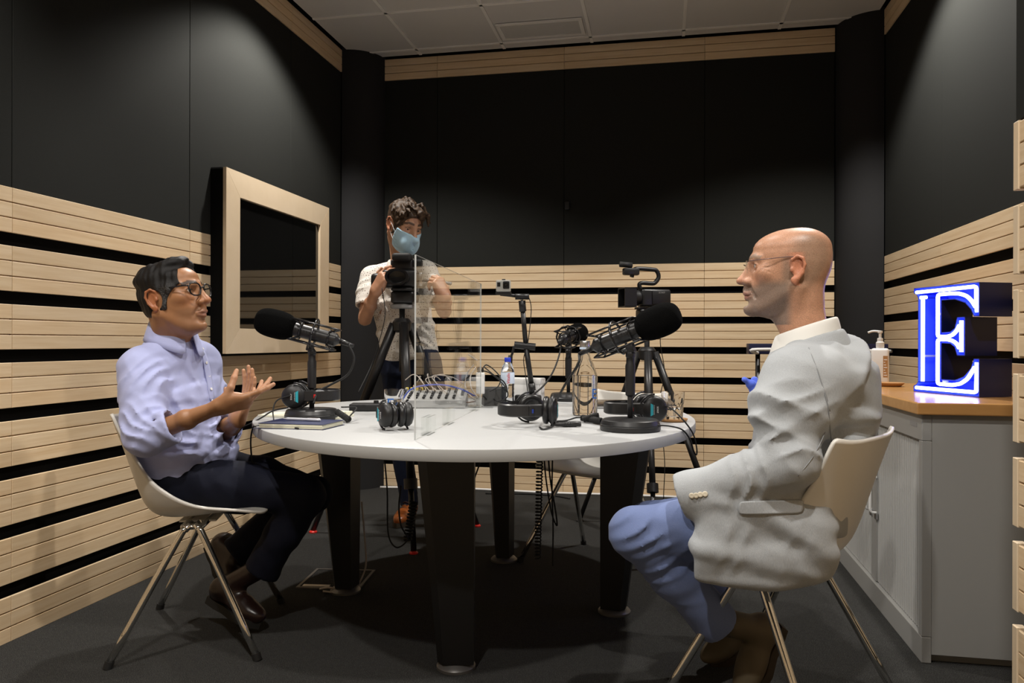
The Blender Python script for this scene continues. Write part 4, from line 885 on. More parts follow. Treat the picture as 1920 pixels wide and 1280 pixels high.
        for ax in range(3):
            u, v = [(1, 2), (2, 0), (0, 1)][ax]
            A0 = np.take(neg, range(n[ax] - 1), ax); A1 = np.take(neg, range(1, n[ax]), ax); E = np.argwhere(A0 != A1)
            E = E[(E[:, u] > 0) & (E[:, v] > 0) & (E[:, u] < n[u] - 1) & (E[:, v] < n[v] - 1)]
            if not len(E): continue
            def at(du, dv): q = E.copy(); q[:, u] -= du; q[:, v] -= dv; return idx[q[:, 0], q[:, 1], q[:, 2]]
            q = np.stack([at(1, 1), at(0, 1), at(0, 0), at(1, 0)], 1); fl = A0[E[:, 0], E[:, 1], E[:, 2]]
            q[~fl] = q[~fl][:, ::-1]; Q.append(q)
        return V_, np.concatenate(Q)
def relax(Vv, Q, it=1, lam=.5):
    for _ in range(it):
        acc = np.zeros_like(Vv); c = np.zeros(len(Vv))
        for i in range(4):
            for j in (1, 3):
                np.add.at(acc, Q[:, i], Vv[Q[:, (i + j) % 4]]); np.add.at(c, Q[:, i], 1)
        Vv = Vv + lam * (acc / np.maximum(c, 1)[:, None] - Vv)
    return Vv
def solid(name, parts, mt, parent=None, colfn=None):        # parts: (vertices, quads, matrix or None, colour function or None)
    vs, qs, cs, n = [], [], [], 0
    for Vv, Q, M, cf in parts:
        col = cf(Vv) if cf else np.ones((len(Vv), 3))
        if M is not None: m = np.array(M); Vv = Vv @ m[:3, :3].T + m[:3, 3]
        vs.append(Vv); qs.append(Q + n); cs.append(col); n += len(Vv)
    vs = np.concatenate(vs); qs = np.concatenate(qs); cs = np.concatenate(cs)
    me = bpy.data.meshes.new(name); me.vertices.add(len(vs)); me.vertices.foreach_set('co', vs.astype(np.float32).ravel())
    me.loops.add(len(qs) * 4); me.loops.foreach_set('vertex_index', qs.astype(np.int32).ravel())
    me.polygons.add(len(qs)); me.polygons.foreach_set('loop_start', np.arange(0, len(qs) * 4, 4, dtype=np.int32))
    me.update(calc_edges=True); me.validate()
    me.polygons.foreach_set('use_smooth', np.ones(len(me.polygons), bool))
    ca = me.color_attributes.new('tone', 'FLOAT_COLOR', 'POINT'); ca.data.foreach_set('color', np.c_[cs, np.ones(len(cs))].astype(np.float32).ravel())
    me.materials.append(M_[mt]); return link(name, me, parent)
def bounds(pts, m):
    p = np.array([tuple(q) for q in pts], float); return p.min(0) - m, p.max(0) + m
def wob(seed, freq, amp, n=5, stretch=(1, 1, 1)):           # gentle irregular ripple
    r = np.random.default_rng(seed); K = r.normal(size=(n, 3)); K = K / np.linalg.norm(K, axis=1)[:, None] * freq * r.uniform(.6, 1.4, (n, 1)) * np.array(stretch); ph = r.uniform(0, 6.28, n)
    return lambda x, y, z: amp / n**.5 * sum(np.sin(K[i, 0]*x + K[i, 1]*y + K[i, 2]*z + ph[i]) for i in range(n))
def smooth(e0, e1, x): t = np.clip((x - e0) / (e1 - e0), 0, 1); return t * t * (3 - 2 * t)
def basis(o, fwd, up=(0, 0, 1), s=1.0):                     # local x forward, y left, z up
    x = Vector(fwd).normalized(); y = Vector(up).cross(x).normalized(); z = x.cross(y)
    return Matrix(((x.x*s, y.x*s, z.x*s, o[0]), (x.y*s, y.y*s, z.y*s, o[1]), (x.z*s, y.z*s, z.z*s, o[2]), (0, 0, 0, 1)))

# ---- head
_z = np.array([-.131, -.1246, -.115, -.10, -.08, -.06, -.04, -.02, 0, .02, .045, .06])
_f = np.array([.086, .101, .113, .116, .114, .1165, .1145, .109, .107, .108, .109, .1055])
_b = np.array([.065, .045, .02, -.015, -.045, -.068, -.083, -.094, -.102, -.106, -.107, -.1055])
_w = np.array([.006, .020, .033, .044, .053, .060, .066, .071, .0745, .0765, .0765, .0750])
def _fine(v):                                       # smooth interpolation of the section table, then a rounded crown
    zz = np.linspace(-.131, .06, 300); y = np.interp(zz, _z, v); k = np.exp(-np.linspace(-2, 2, 31)**2); k /= k.sum()
    return np.convolve(np.pad(y, 15, mode='reflect', reflect_type='odd'), k, 'valid')
_t = np.linspace(0, 1, 160)[1:]; _s = np.sqrt(np.maximum(1 - _t**2, 1e-5))
HZ = np.concatenate([np.linspace(-.131, .06, 300), .06 + .0615 * _t])
HF = np.concatenate([_fine(_f), -.010 + (_fine(_f)[-1] + .010) * _s**1.12]); HB = np.concatenate([_fine(_b), -.010 + (_fine(_b)[-1] + .010) * _s**.85]); HW = np.concatenate([_fine(_w), _fine(_w)[-1] * _s**.92])
def head_slice(x, y, z, g=0.0):
    zz = np.clip(z, HZ[0], HZ[-1]); f = np.interp(zz, HZ, HF) + g; b = np.interp(zz, HZ, HB) - g; w = np.interp(zz, HZ, HW) + g
    xw = (f + b) * .5 - np.minimum(.012, (f - b) * .2); a = np.where(x > xw, f - xw, xw - b)
    d = ((np.abs(x - xw) / a)**2.15 + (np.abs(y) / w)**2.15)**(1 / 2.15) - 1
    d = d * np.minimum(a, w) + np.maximum(np.abs(z - zz) - g, 0) * .9
    return np.maximum(np.maximum(d, z - .1205 - g), -.1250 - g - z)
def head_sculpt(neck, neck_r=.058, res=.0026, nose=1.0, ears=True, lidz=0, rec=0.0, wide=1.0, lip=0.0):
    S = Sculpt((-.13, -.11, min(-.19, neck[2] - .07)), (.17, .11, .14), res)
    S._put(lambda x, y, z: head_slice(x + rec * np.clip((-.045 - z) / .06, 0, 1.2), y, z), (-.12, -.085, -.14), (.13, .085, .13), .012, 'add')
    for e in (-1, 1):
        S.ell((.066, e*.043, -.006), (.026, .022, .02), .02)                        # cheekbone
        S.cap((.104, e*.012, .036), (.084, e*.046, .034), .009, .007, .014)         # brow ridge
        S.ell((.112, e*.033, .012), (.020, .020, .0125), .010, 'cut')               # eye socket
        S.ell((.0875, e*.033, .0155), (.0142, .0165, .0145), .003)                  # lids
        S.ell((.1030, e*.033, .0145 - lidz), (.012, .0118, .0050 if lidz == 0 else .0018), .002, 'cut')
        S.cap((-.002, e*.057, -.052), (.075 - rec, e*.026, -.104), .012, .012, .025)       # jaw line
        S.cap((.112, e*.014, -.040), (.098, e*.034, -.072), .0022, .002, .010, 'cut')
    n = nose
    S.cap((.097, 0, .026), (.108, 0, -.020), .0105, .0165, .012)
    S.cap((.109, 0, .022), (.128*n + .108*(1-n), 0, -.014), .0092, .0112*wide, .012).ell((.1375*n + .11*(1-n), 0, -.0245), (.0118, .0122*wide, .0102), .012)
    for e in (-1, 1): S.ell((.119, e*.0135*wide, -.0275), (.0130, .0088*wide, .0090), .007).ell((.126, e*.007, -.036), (.005, .0035, .004), .003, 'cut')
    S.cap((.1205, 0, -.038), (.1200 + lip, 0, -.050), .007, .007, .010)
    S.chain([(.106, -.023, -.0635), (.1190 + lip, -.008, -.0590), (.1200 + lip, 0, -.0600), (.1190 + lip, .008, -.0590), (.106, .023, -.0635)], [.0025, .0040, .0040, .0040, .0025], .007)
    S.chain([(.106, -.020, -.0690), (.1165 + lip * .8, 0, -.0735), (.106, .020, -.0690)], [.0025, .0050, .0025], .008)
    S.chain([(.109, -.026, -.0660), (.124, 0, -.0668), (.109, .026, -.0660)], .0014, .003, 'cut')
    S.ell((.106 - rec, 0, -.106), (.018, .021, .016), .016)
    S.cap((.119 - rec*.8, -.012, -.090), (.119 - rec*.8, .012, -.090), .005, .005, .010, 'cut')
    if ears:
        for e in (-1, 1):
            o = np.array((-.010, e*.076, 0.0))
            rim = [(.012, .000, .008), (.010, .005, .025), (-.004, .010, .034), (-.018, .013, .028), (-.023, .013, .010), (-.017, .010, -.012), (-.006, .006, -.026)]
            rim = [o + np.array((a, e*b, c)) for a, b, c in rim]
            S.ell(o + (-.006, e*.002, .004), (.017, .006, .030), .004)
            S.ell(o + (-.002, e*.010, .002), (.010, .006, .017), .003, 'cut')
            S.chain(rim, [.0035, .004, .0042, .0042, .004, .0042, .006], .003)
            S.ell(o + (.004, e*.005, -.031), (.010, .005, .0105), .006)
            S.ell(o + (.011, e*.004, -.002), (.005, .004, .007), .004)
    S.cap((-.020, 0, -.02), (-.024, 0, -.07), .060, neck_r, .02).cap((-.024, 0, -.07), neck, neck_r, neck_r * 1.04, .02)
    S.cap((.045, 0, -.095), np.array(neck) + (.018, 0, 0), .030, .036, .03)
    for e in (-1, 1): S.cap((-.02, e*.062, -.05), np.array(neck) + (.05, e*.012, -.01), .012, .011, .02)
    return S
def skin_col(base, lip, brow=None, stub=None, ear=None, browz=.041):
    base = np.array(base); lip = np.array(lip)
    def f(P):
        x, y, z = P.T; c = np.tile(base, (len(P), 1)); a = np.abs(y)
        def mixin(m, col, s=1.0):
            nonlocal c
            c = c * (1 - (m * s)[:, None]) + np.array(col) * (m * s)[:, None]
        red = base * (1.08, .80, .74)
        mixin(np.exp(-(((x - .138) / .02)**2 + (y / .018)**2 + ((z + .024) / .016)**2)), red, .6)
        mixin(np.exp(-(((x - .09) / .03)**2 + ((a - .045) / .02)**2 + ((z + .02) / .02)**2)), red, .35)
        mixin(smooth(.0735, .078, a) * (np.abs(z) < .045) * (x > -.045) * (x < .02), ear if ear is not None else base * (1.10, .78, .70), .75)
        if stub is not None:
            m = smooth(-.018, -.045, z + .25 * np.maximum(.05 - x, 0) * 0) * smooth(-.01, .02, x) * (z > -.15) + 0
            m = np.maximum(m, smooth(.020, .002, np.abs(x - .014)) * smooth(.055, .02, z) * (z > -.06) * (a > .05) * .55)
            m *= 1 - np.exp(-(((a) / .022)**2 + ((z + .066) / .008)**2) * 1.0) * (x > .1)
            m *= 1 - smooth(.075, .10, x) * smooth(.014, .03, a) * smooth(-.055, -.03, z) * .8
            mixin(np.clip(m, 0, 1), stub, .8)
        if brow is not None:
            m = smooth(.0075, .0045, np.abs(z - browz - .10 * (a - .012) * (a < .04) + .35 * np.maximum(a - .04, 0))) * (a > .010) * (a < .056) * (x > .06)
            mixin(m, brow, .9)
        lash = (a > .019) * (a < .048) * (x > .084) * smooth(.0028, .0012, np.abs(z - .0205 + 18 * (a - .033)**2)); mixin(lash, (.03, .02, .015), .85)
        m = np.exp(-(((a) / .021)**4 + ((z + .0665) / .0105)**4)) * (x > .112 - a * .3); mixin(m, lip, .8)
        return c
    return f
def eyes(parent, M, dn=0.0):
    for e in (-1, 1):
        q = MB(); n = 20; prof = [(.0124 * math.sin(a), -.0124 * math.cos(a)) for a in np.linspace(0, PI, 13)]
        q.lathe(prof, n, (0, 0, 0), (1, 0, 0)); d = Vector((1, e * .03, -dn)).normalized()
        for k in range(len(q.f)):
            c = sum((Vector(q.v[i]) for i in q.f[k]), Vector()) / len(q.f[k])
            q.m[k] = 2 if c.x > .0119 else 1 if c.x > .0098 else 0
        q.xf(M @ frame((.0888, e*.033, .0148), d)); o = q.build('eye', ['eye_white', 'iris', 'pupil'], parent, smooth=1)
mat('eye_white', (.62, .58, .54), .25); mat('iris', (.05, .028, .015), .2); mat('pupil', (.004, .004, .004), .15)
# ---- hand: x to the fingertips, z the back of the hand, thumb on +y (right hand); mirror for a left hand
def hand_sculpt(curl, spread, thumb, right=True, forearm=None, res=.0022, fr=(.026, .032)):
    sy = 1 if right else -1; L = .30
    S = Sculpt((-.06 if forearm is None else min(-.06, forearm[0] - .06), -.10 if forearm is None else min(-.1, forearm[1] - .06), -.12 if forearm is None else min(-.12, forearm[2] - .06)),
               (.22, .10 if forearm is None else max(.1, forearm[1] + .06), .12 if forearm is None else max(.12, forearm[2] + .06)), res)
    ky = [.029, .0095, -.0105, -.029]; kx = [.090, .095, .090, .081]; ln = [(.043, .026, .021), (.047, .030, .022), (.043, .028, .022), (.034, .021, .019)]
    S.ell((.048, 0, -.002), (.052, .039, .0150), .012)
    tips = []
    for i in range(4):
        S.cap((.012, sy*ky[i]*.55, 0), (kx[i], sy*ky[i], .0015), .0135, .0112, .014)
        p = np.array((kx[i], sy*ky[i], 0.)); a = 0; yw = sy * math.radians(spread[i])
        rr = [.0100, .0092, .0084, .0070] if i < 3 else [.0086, .0080, .0074, .0062]
        for j in range(3):
            a += math.radians(curl[i][j]); d = np.array((math.cos(a) * math.cos(yw), math.cos(a) * math.sin(yw), -math.sin(a)))
            q = p + d * ln[i][j]; S.cap(p, q, rr[j], rr[j+1], .004); p = q
        tips.append((p, d))
    S.ell((.034, sy*.027, -.010), (.034, .018, .015), .014).ell((.035, -sy*.026, -.009), (.034, .014, .012), .014)
    p = np.array((.018, sy*.028, -.008)); rr = [.0145, .0118, .0104, .0078]
    for j, l in enumerate((.044, .033, .027)):
        d = np.array(thumb[j], float); d[1] *= sy; d /= np.linalg.norm(d); q = p + d * l; S.cap(p, q, rr[j], rr[j+1], .008 if j == 0 else .004); p = q
    e = np.array((-.05, 0, 0.) if forearm is None else forearm, float)
    S.loft([(.02, 0, 0), (-.005, 0, 0)], [.030, fr[0]], [.017, .018], (0, 1, 0), .015)
    m = e * .45; S.loft([(-.005, 0, 0), tuple(m), tuple(e)], [fr[0], fr[1], fr[1] * 1.12], [.018, .027, fr[1]], (0, 1, 0), .02)
    return S
def hand_matrix(w_, fingers, back, s=1.04):
    x = Vector(fingers).normalized(); z = Vector(back); z = (z - x * z.dot(x)).normalized(); y = z.cross(x)
    return Matrix(((x.x*s, y.x*s, z.x*s, w_[0]), (x.y*s, y.y*s, z.y*s, w_[1]), (x.z*s, y.z*s, z.z*s, w_[2]), (0, 0, 0, 1)))
def skin_mat(name, rough=.46, noise_amt=.25, spots=None):
    m, nt, b = mat(name, (.5, .3, .2), rough, spec=.45); at = nd(nt, 'Attribute', attribute_name='tone')
    v = coords(nt, (1, 1, 1)); n1 = noise(nt, v, 60, 4); n2 = noise(nt, v, 520, 2)
    c = mixc(nt, noise_amt, at.outputs['Color'], ramp(nt, n1, [(.3, (.72, .66, .62)), (.7, (1, 1, 1))]), 'MULTIPLY')
    if spots: c = mixc(nt, spots, c, ramp(nt, n2, [(.35, (.55, .55, .55)), (.62, (1.15, 1.15, 1.15))]), 'MULTIPLY')
    nt.links.new(c, b.inputs['Base Color']); bump(nt, b, n2, .12, .002)
    b.inputs['Subsurface Weight'].default_value = .08; b.inputs['Subsurface Radius'].default_value = (.012, .005, .003); b.inputs['Subsurface Scale'].default_value = .3
skin_mat('skin', .44); skin_mat('skin_stubble', .40, .25, .55)
def cloth(name, col, col2=None, scale=900, rough=.85, b_=.25, stretch=(1, 1, 1), wr=.0):
    m, nt, b = mat(name, col, rough, spec=.25); v = coords(nt, stretch); n1 = noise(nt, v, scale, 2)
    if col2: nt.links.new(ramp(nt, n1, [(.35, col2), (.65, col)]), b.inputs['Base Color'])
    h = n1
    if wr:
        n2 = noise(nt, coords(nt, (1, 1, 1)), 9, 3, .45); ad = nd(nt, 'Math', operation='MULTIPLY_ADD'); nt.links.new(n2, ad.inputs[0]); ad.inputs[1].default_value = wr; nt.links.new(n1, ad.inputs[2]); h = ad.outputs[0]
    bump(nt, b, h, b_, .003); b.inputs['Sheen Weight'].default_value = .12 if max(col) > .1 else 0
    return m, nt, b
def strip(name, mt, rows, parent, th=.003, closed=False):   # cloth band given as rows of points
    q = MB(); n = len(rows[0])
    for r in rows: q.v += [tuple(p) for p in r]
    for j in range(len(rows) - 1):
        for i in range(n - (0 if closed else 1)): a = j*n + i; b = j*n + (i+1) % n; q.f.append((a, b, b + n, a + n)); q.m.append(0)
    o = q.build(name, mt, parent, smooth=1)
    md = o.modifiers.new('sub', 'SUBSURF'); md.levels = md.render_levels = 2
    md = o.modifiers.new('sol', 'SOLIDIFY'); md.thickness = th; md.offset = 0
    return o
# ------------------------------------------------------------------ man on the left, lavender shirt
cloth('shirt_lavender', (.44, .475, .74), (.40, .435, .70), 900, .8, .10, (1, 1, 1), 20)
cloth('trouser_navy', (.0045, .006, .016), None, 800, .8, .2, (1, 1, 1), 8)
mat('shoe_dark', (.018, .008, .006), .3)
m, nt, b = mat('hair_black', (.006, .005, .005), .5, spec=.25); bump(nt, b, noise(nt, coords(nt, (60, 60, 300)), 6, 3), .35, .003)
at = nd(nt, 'Attribute', attribute_name='tone'); nt.links.new(at.outputs['Color'], b.inputs['Base Color'])
def make_left_man():
    P = thing('person', 'man in a lavender shirt and black glasses gesturing with both hands', 'person', (-1.593, 2.478, 0))
    off = Matrix.Translation((1.593, -2.478, 0))            # parts are built in room coordinates below the person's own origin
    def put(o): o.matrix_local = off @ o.matrix_local; return o
    pel = V(-1.640, 2.461, .575); chest = A(316, 745, 2.70); nb = A(322, 634, 2.67); hc = A(322, 563, 2.62)
    shR, shL = A(264, 690, 2.55), A(376, 680, 2.83)
    elR, elL = A(272, 816, 2.45), A(414, 815, 2.90)
    wrR, wrL = A(413, 762, 2.45), A(446, 786, 2.62)
    HM = basis(hc, (.973, -.03, .17), (0.03, 0, 1), .985); HI = HM.inverted()
    nloc = np.array(HI @ (nb + V(.0, 0, -.02)))
    # skin: head, neck, both forearms with hands
    col = skin_col((.36, .170, .078), (.36, .14, .10), brow=(.02, .014, .012), stub=None)
    def colL(p):
        c = col(p); x, y, z = p.T; m = smooth(-.035, -.055, z) * smooth(.03, .07, x) * .28
        return c * (1 - m[:, None]) + np.array((.16, .10, .07)) * m[:, None]
    S = head_sculpt(nloc, .053, nose=.98, rec=.010, wide=1.12); hv, hq = S.mesh()
    arm = (.34, .165, .078)
    parts = [(relax(hv, hq, 1, .4), hq, HM, colL)]
    def hand(w_, el, fd, bk, right, curl, spread, th):
        H = hand_matrix(w_, fd, bk, .96); S = hand_sculpt(curl, spread, th, right, np.array(H.inverted() @ el)); v, q = S.mesh()
        def cf(p):
            c = np.tile(np.array(arm), (len(p), 1)); k = smooth(-.004, -.012, p[:, 2]) * smooth(-.01, .03, p[:, 0]); t = smooth(.12, .16, p[:, 0])
            k = np.maximum(k, t * .7)[:, None] * .75
            return c * (1 - k) + np.array((.50, .265, .155)) * k
        parts.append((relax(v, q, 1, .4), q, H, cf))
    ir = lambda x, y, d: tuple(A(960 + x, 640 + y, 3 + d) - A(960, 640, 3))     # a direction given across, down, deep
    hand(wrR, elR, A(500, 742, 2.50) - wrR, _R * .25 - _U * .80 - _F * .52, True,
         [(2, 6, 8), (26, 14, 10), (40, 16, 12), (46, 18, 12)], (10, 2, -6, -14), [(.62, .60, -.50), (.50, .30, -.8), (.45, .05, -.9)])
    hand(wrL, elL, A(476, 712, 2.66) - wrL, _R * .72 + _F * .62 - _U * .25, False,
         [(14, 10, 8), (12, 10, 8), (10, 10, 8), (6, 10, 8)], (9, 2, -5, -12), [(.5, .7, -.5), (.8, .35, -.4), (.9, .1, -.4)])
    # hidden core so that the figure is one body
    S = Sculpt(*bounds([pel, chest, nb, shR, shL, elR, elL], .2), .012)
    S.loft([tuple(pel), tuple(chest), tuple(nb - V(0, 0, .05))], [.13, .14, .08], [.09, .10, .07], tuple(shL - shR), .03)
    for s_, e_ in ((shR, elR), (shL, elL)): S.cap(chest + V(0, 0, .12), s_, .05, .045, .03).cap(s_, e_, .042, .034, .03)
    v, q = S.mesh(); parts.append((v, q, None, lambda p: np.tile(np.array(arm), (len(p), 1))))
    body = put(solid('body', parts, 'skin', P)); body['label'] = 'brown skin of head, neck and hands'
    eyes(body, HM)
    # hair
    S = Sculpt((-.14, -.11, -.11), (.14, .11, .17), .0030)
    S._put(lambda x, y, z: head_slice(x, y, z, .006), (-.13, -.09, -.10), (.12, .09, .14), .0, 'add')
    S.ell((-.03, 0, .085), (.088, .074, .052), .02).ell((.030, -.01, .116), (.045, .050, .022), .02)
    S.cap((.035, -.045, .118), (.065, .01, .128), .016, .013, .012).cap((.02, .03, .122), (.062, .04, .112), .016, .012, .012)
    S.disp(wob(3, 230, .0022, 6, (1, 1, .4))); S.disp(wob(4, 90, .0025, 5))
    # hairline: the forehead, temples and face stay free
    S.ell((.145, 0, .062), (.092, .088, .062), .006, 'cut').ell((.12, 0, -.04), (.105, .15, .095), .004, 'cut')
    S.ell((.02, 0, -.09), (.06, .12, .060), .004, 'cut').ell((-.01, .085, -.004), (.030, .03, .036), .004, 'cut').ell((-.01, -.085, -.004), (.030, .03, .036), .004, 'cut')
    S.half((0, 0, -1), (0, 0, -.075)); S.half((.3, 0, -1), (-.03, 0, -.062))
    v, q = S.mesh()
    def hcol(p):
        c = np.tile(np.array((.007, .006, .006)), (len(p), 1)); g = smooth(.055, .02, p[:, 2]) * smooth(-.02, .03, p[:, 0]); r = np.random.default_rng(1).random(len(p)) ** 2
        return c + (g * r)[:, None] * .10
    h = put(solid('hair', [(relax(v, q, 1, .3), q, HM, hcol)], 'hair_black', P)); h['label'] = 'short black hair greying at the temple'
    # glasses
    G = put(MB().build('glasses', 'black_gloss', P)) if False else None
    q = MB(); W_ = .150
    for e in (-1, 1):
        loop = []
        for k in range(20):
            a = 2*PI*k/20; cx = math.copysign(abs(math.cos(a))**.75, math.cos(a)); sz = math.copysign(abs(math.sin(a))**.8, math.sin(a))
            yy = .0345 + cx * .0255 - (sz < 0) * cx * .002; loop.append((.1235 - .010 * (yy / .06)**2, e * yy, .014 + sz * .0205 + (.002 if sz > 0 else 0)))
        q.tube(loop + loop[:1], .0026, 8, caps=False)
        q.tube(spline([(.1125, e*.061, .026), (.106, e*.071, .027), (.06, e*.0765, .029), (-.004, e*.079, .031), (-.02, e*.079, .016)], 5), .0026, 6)
    q.tube(spline([(.1225, -.011, .020), (.126, 0, .0235), (.1225, .011, .020)], 4), .0026, 6)
    q.xf(off @ HM); gl = q.build('glasses', 'black_gloss', P, smooth=1); gl['label'] = 'black framed glasses'
    for e in (-1, 1):
        q = MB(); pts = []
        for k in range(20):
            a = 2*PI*k/20; yy = .0345 + math.copysign(abs(math.cos(a))**.75, math.cos(a)) * .0255
            pts.append((.1228 - .010 * (yy / .06)**2, e * yy, .0145 + math.copysign(abs(math.sin(a))**.8, math.sin(a)) * .0205))
        q.add(pts, [tuple(range(20))]).xf(off @ HM); q.build('lens', 'lens_clear', gl)
    # shirt
    lat = (shL - shR).normalized(); fw = V(lat.y, -lat.x, 0).normalized()
    S = Sculpt(*bounds([pel, chest, nb, shR, shL, elR, elL, pel + fw * .15], .145), .0058)
    w1 = pel + V(0, 0, -.02)
    S.loft([tuple(w1), tuple(pel + V(0, 0, .08) + fw*.012), tuple(pel.lerp(chest, .62) + fw * .018), tuple(chest + fw*.006), tuple(chest + V(0, 0, .11)), tuple(nb + V(0, 0, -.055))],
           [.168, .176, .178, .182, .172, .125], [.118, .126, .130, .128, .108, .070], tuple(lat), .03, 2.5, .03)
    S.cap(nb + V(0, 0, -.04), shR + V(0, 0, .010), .056, .054, .04).cap(nb + V(0, 0, -.04), shL + V(0, 0, .010), .056, .054, .04)
    S.cap(nb + V(0, 0, -.05), nb + V(-.012, 0, .022), .085, .066, .03)
    # sleeves, wide and creased, rolled at the elbow
    S.chain([shR, shR.lerp(elR, .35), shR.lerp(elR, .75), elR], [.066, .068, .066, .066], .03)
    cR = elR.lerp(wrR, .36); cL = elL.lerp(wrL, .42)
    S.cap(elR, cR, .066, .053, .02)
    S.chain([shL, shL.lerp(elL, .5), elL], [.064, .064, .060], .03).cap(elL, cL, .060, .052, .02)
    dR = (wrR - elR).normalized(); dL = (wrL - elL).normalized()
    for c_, d_ in ((cR, dR), (cL, dL)):                                  # rolled cuff with open end
        S.cap(c_ - d_ * .048, c_ - d_ * .004, .060, .058, .006); S.cap(c_ - d_ * .054, c_ - d_ * .050, .050, .050, .012)
        S.half(tuple(d_), tuple(c_ + d_ * .0), .004) if False else None
        S._put(lambda x, y, z, c_=c_, d_=d_: np.maximum(-( (x - c_.x)*d_.x + (y - c_.y)*d_.y + (z - c_.z)*d_.z) + .004, np.sqrt((x-c_.x)**2 + (y-c_.y)**2 + (z-c_.z)**2) - .075),
               np.array(c_) - .08, np.array(c_) + .08, .004, 'cut')
        S.cap(c_ - d_ * .018, c_ + d_ * .05, .046, .050, .003, 'cut')
    # creases
    aR = (elR - shR).normalized(); side = -_F
    S.wave(shR.lerp(elR, .55) + side * .05, aR * .8 + _R * .5, .042, .0100, .085, 1, .7)
    S.wave(shR.lerp(elR, .90) + side * .04 - _R * .03, aR * .7 - _R * .6, .034, .0110, .075, 2, .7)
    S.wave(elR.lerp(cR, .5) + side * .05, dR * .9 + _U * .5, .028, .0060, .05, 3, .7)
    S.wave(shR + side * .05 + _R * .05 - _U * .03, _R * .9 - _U * .4, .040, .0085, .07, 4, .7)
    S.wave(chest + fw * .12 - lat * .06, _U * .8 + _R * .6, .055, .0090, .10, 5, .8)
    S.wave(pel + V(0, 0, .10) + fw * .10 - lat * .08, _U * .95 + _R * .3, .048, .0110, .10, 6, .7)
    S.wave(pel + V(0, 0, .13) + fw * .13 + lat * .04, _U * .8 - _R * .4, .05, .0095, .09, 7, .7)
    S.wave(shR.lerp(elR, .25) + side * .05 - _R * .03, aR * .5 - _R * .9, .050, .008, .07, 9, .7)
    S.wave(chest + fw * .10 + lat * .02 + V(0, 0, .06), _R * .9 + _U * .4, .06, .007, .08, 10, .7)
    S.wave(shL.lerp(elL, .5) + fw * .05, _U * .8 + _R * .3, .045, .009, .09, 8, .7)
    S.disp(wob(11, 30, .0030, 6)); S.disp(wob(12, 75, .0012, 6))
    # neck opening, then stop at the waist
    S.cap(nb + V(0, 0, -.05) , nb + V(0, 0, .08), .050, .060, .006, 'cut'); S.half((0, 0, -1), (0, 0, pel.z - .022), .02)
    v, q = S.mesh(); sh = put(solid('shirt', [(relax(v, q, 1, .35), q, None, None)], 'shirt_lavender', P)); sh['label'] = 'lavender button-up shirt with rolled sleeves'
    # collar, placket and buttons
    HMn = basis(nb, fw * 1.0, (0, 0, 1)); rows = [[], [], [], []]
    front = math.radians(-6)
    for k in range(25):
        a = front + 2*PI*(k + .35) / 25.7; ca, sa = math.cos(a), math.sin(a); f = (1 + ca) / 2; fr_ = f ** 3
        o_ = lambda r, z: HMn @ Vector((r * ca * 1.06 + .004, r * sa, z - .032 * f + .052))
        rows[0].append(o_(.066, -.028)); rows[1].append(o_(.064, .018)); rows[2].append(o_(.071, .015)); rows[3].append(o_(.090 + .012 * fr_, -.056 - .028 * fr_))
    strip('collar', 'shirt_lavender', rows, sh, .0028)
    q = MB(); cols = []
    fx = lambda z, s: None
    body_pts = [(378, 655), (385, 680), (390, 705), (394, 730), (396, 752)]
    me = sh.data; from mathutils.bvhtree import BVHTree
    bv = BVHTree.FromPolygons([tuple(p.co) for p in me.vertices], [tuple(f.vertices) for f in me.polygons])
    seam = []
    for x, y in body_pts:
        r_ = (A(x, y, 1) - EYE).normalized(); h_ = bv.ray_cast(EYE, r_)
        if h_[0] is not None and 2.3 < h_[3] < 3.3: seam.append((h_[0], h_[1]))
    if len(seam) > 2:
        rows = [[], []]
        for c_, n_ in seam:
            s_ = n_.cross(V(0, 0, 1)).normalized()
            rows[0].append(c_ + n_ * .003 + s_ * .014); rows[1].append(c_ + n_ * .003 - s_ * .014)
        strip('placket', 'shirt_lavender', rows, sh, .003)
        for c_, n_ in seam[::1]:
            q = MB().lathe([(.0052, 0), (.0056, .001), (.0045, .0022), (.0025, .0018)], 12, c_ + n_ * .005, n_); q.build('button', 'white_plastic', sh, smooth=1)
    # trousers
    knR, knL = A(572, 930, 2.72), A(585, 925, 3.02); anR, anL = A(492, 1066, 2.76), A(440, 1036, 2.90)
    hpR, hpL = pel - lat * .085 + V(.01, 0, -.01), pel + lat * .085 + V(.01, 0, -.01)
    S = Sculpt(*bounds([pel, hpR, hpL, knR, knL, anR, anL], .14), .007)
    S.loft([tuple(pel + V(0, 0, -.07)), tuple(pel + V(0, 0, .0)), tuple(pel + V(0, 0, .050) + fw * .012)], [.158, .162, .158], [.104, .112, .116], tuple(lat), .03, 2.4, .03)
    for h_, k_, a_ in ((hpR, knR, anR), (hpL, knL, anL)):
        S.chain([h_, h_.lerp(k_, .5), k_], [.084, .082, .069], .04); S.chain([k_, k_.lerp(a_, .5), a_], [.069, .064, .061], .025)
        d_ = (a_ - k_).normalized(); S.cap(a_, a_ + d_ * .03, .061, .060, .01)
        S._put(lambda x, y, z, c_=a_ + d_ * .01, d_=d_: np.maximum(-((x - c_.x)*d_.x + (y - c_.y)*d_.y + (z - c_.z)*d_.z), np.sqrt((x-c_.x)**2 + (y-c_.y)**2 + (z-c_.z)**2) - .10), np.array(a_) - .14, np.array(a_) + .14, .004, 'cut')
    S.disp(wob(21, 30, .0035, 6)); S.disp(wob(22, 80, .0015, 5))
    v, q = S.mesh(); t = put(solid('trousers', [(relax(v, q, 1, .35), q, None, None)], 'trouser_navy', P)); t['label'] = 'dark navy trousers'
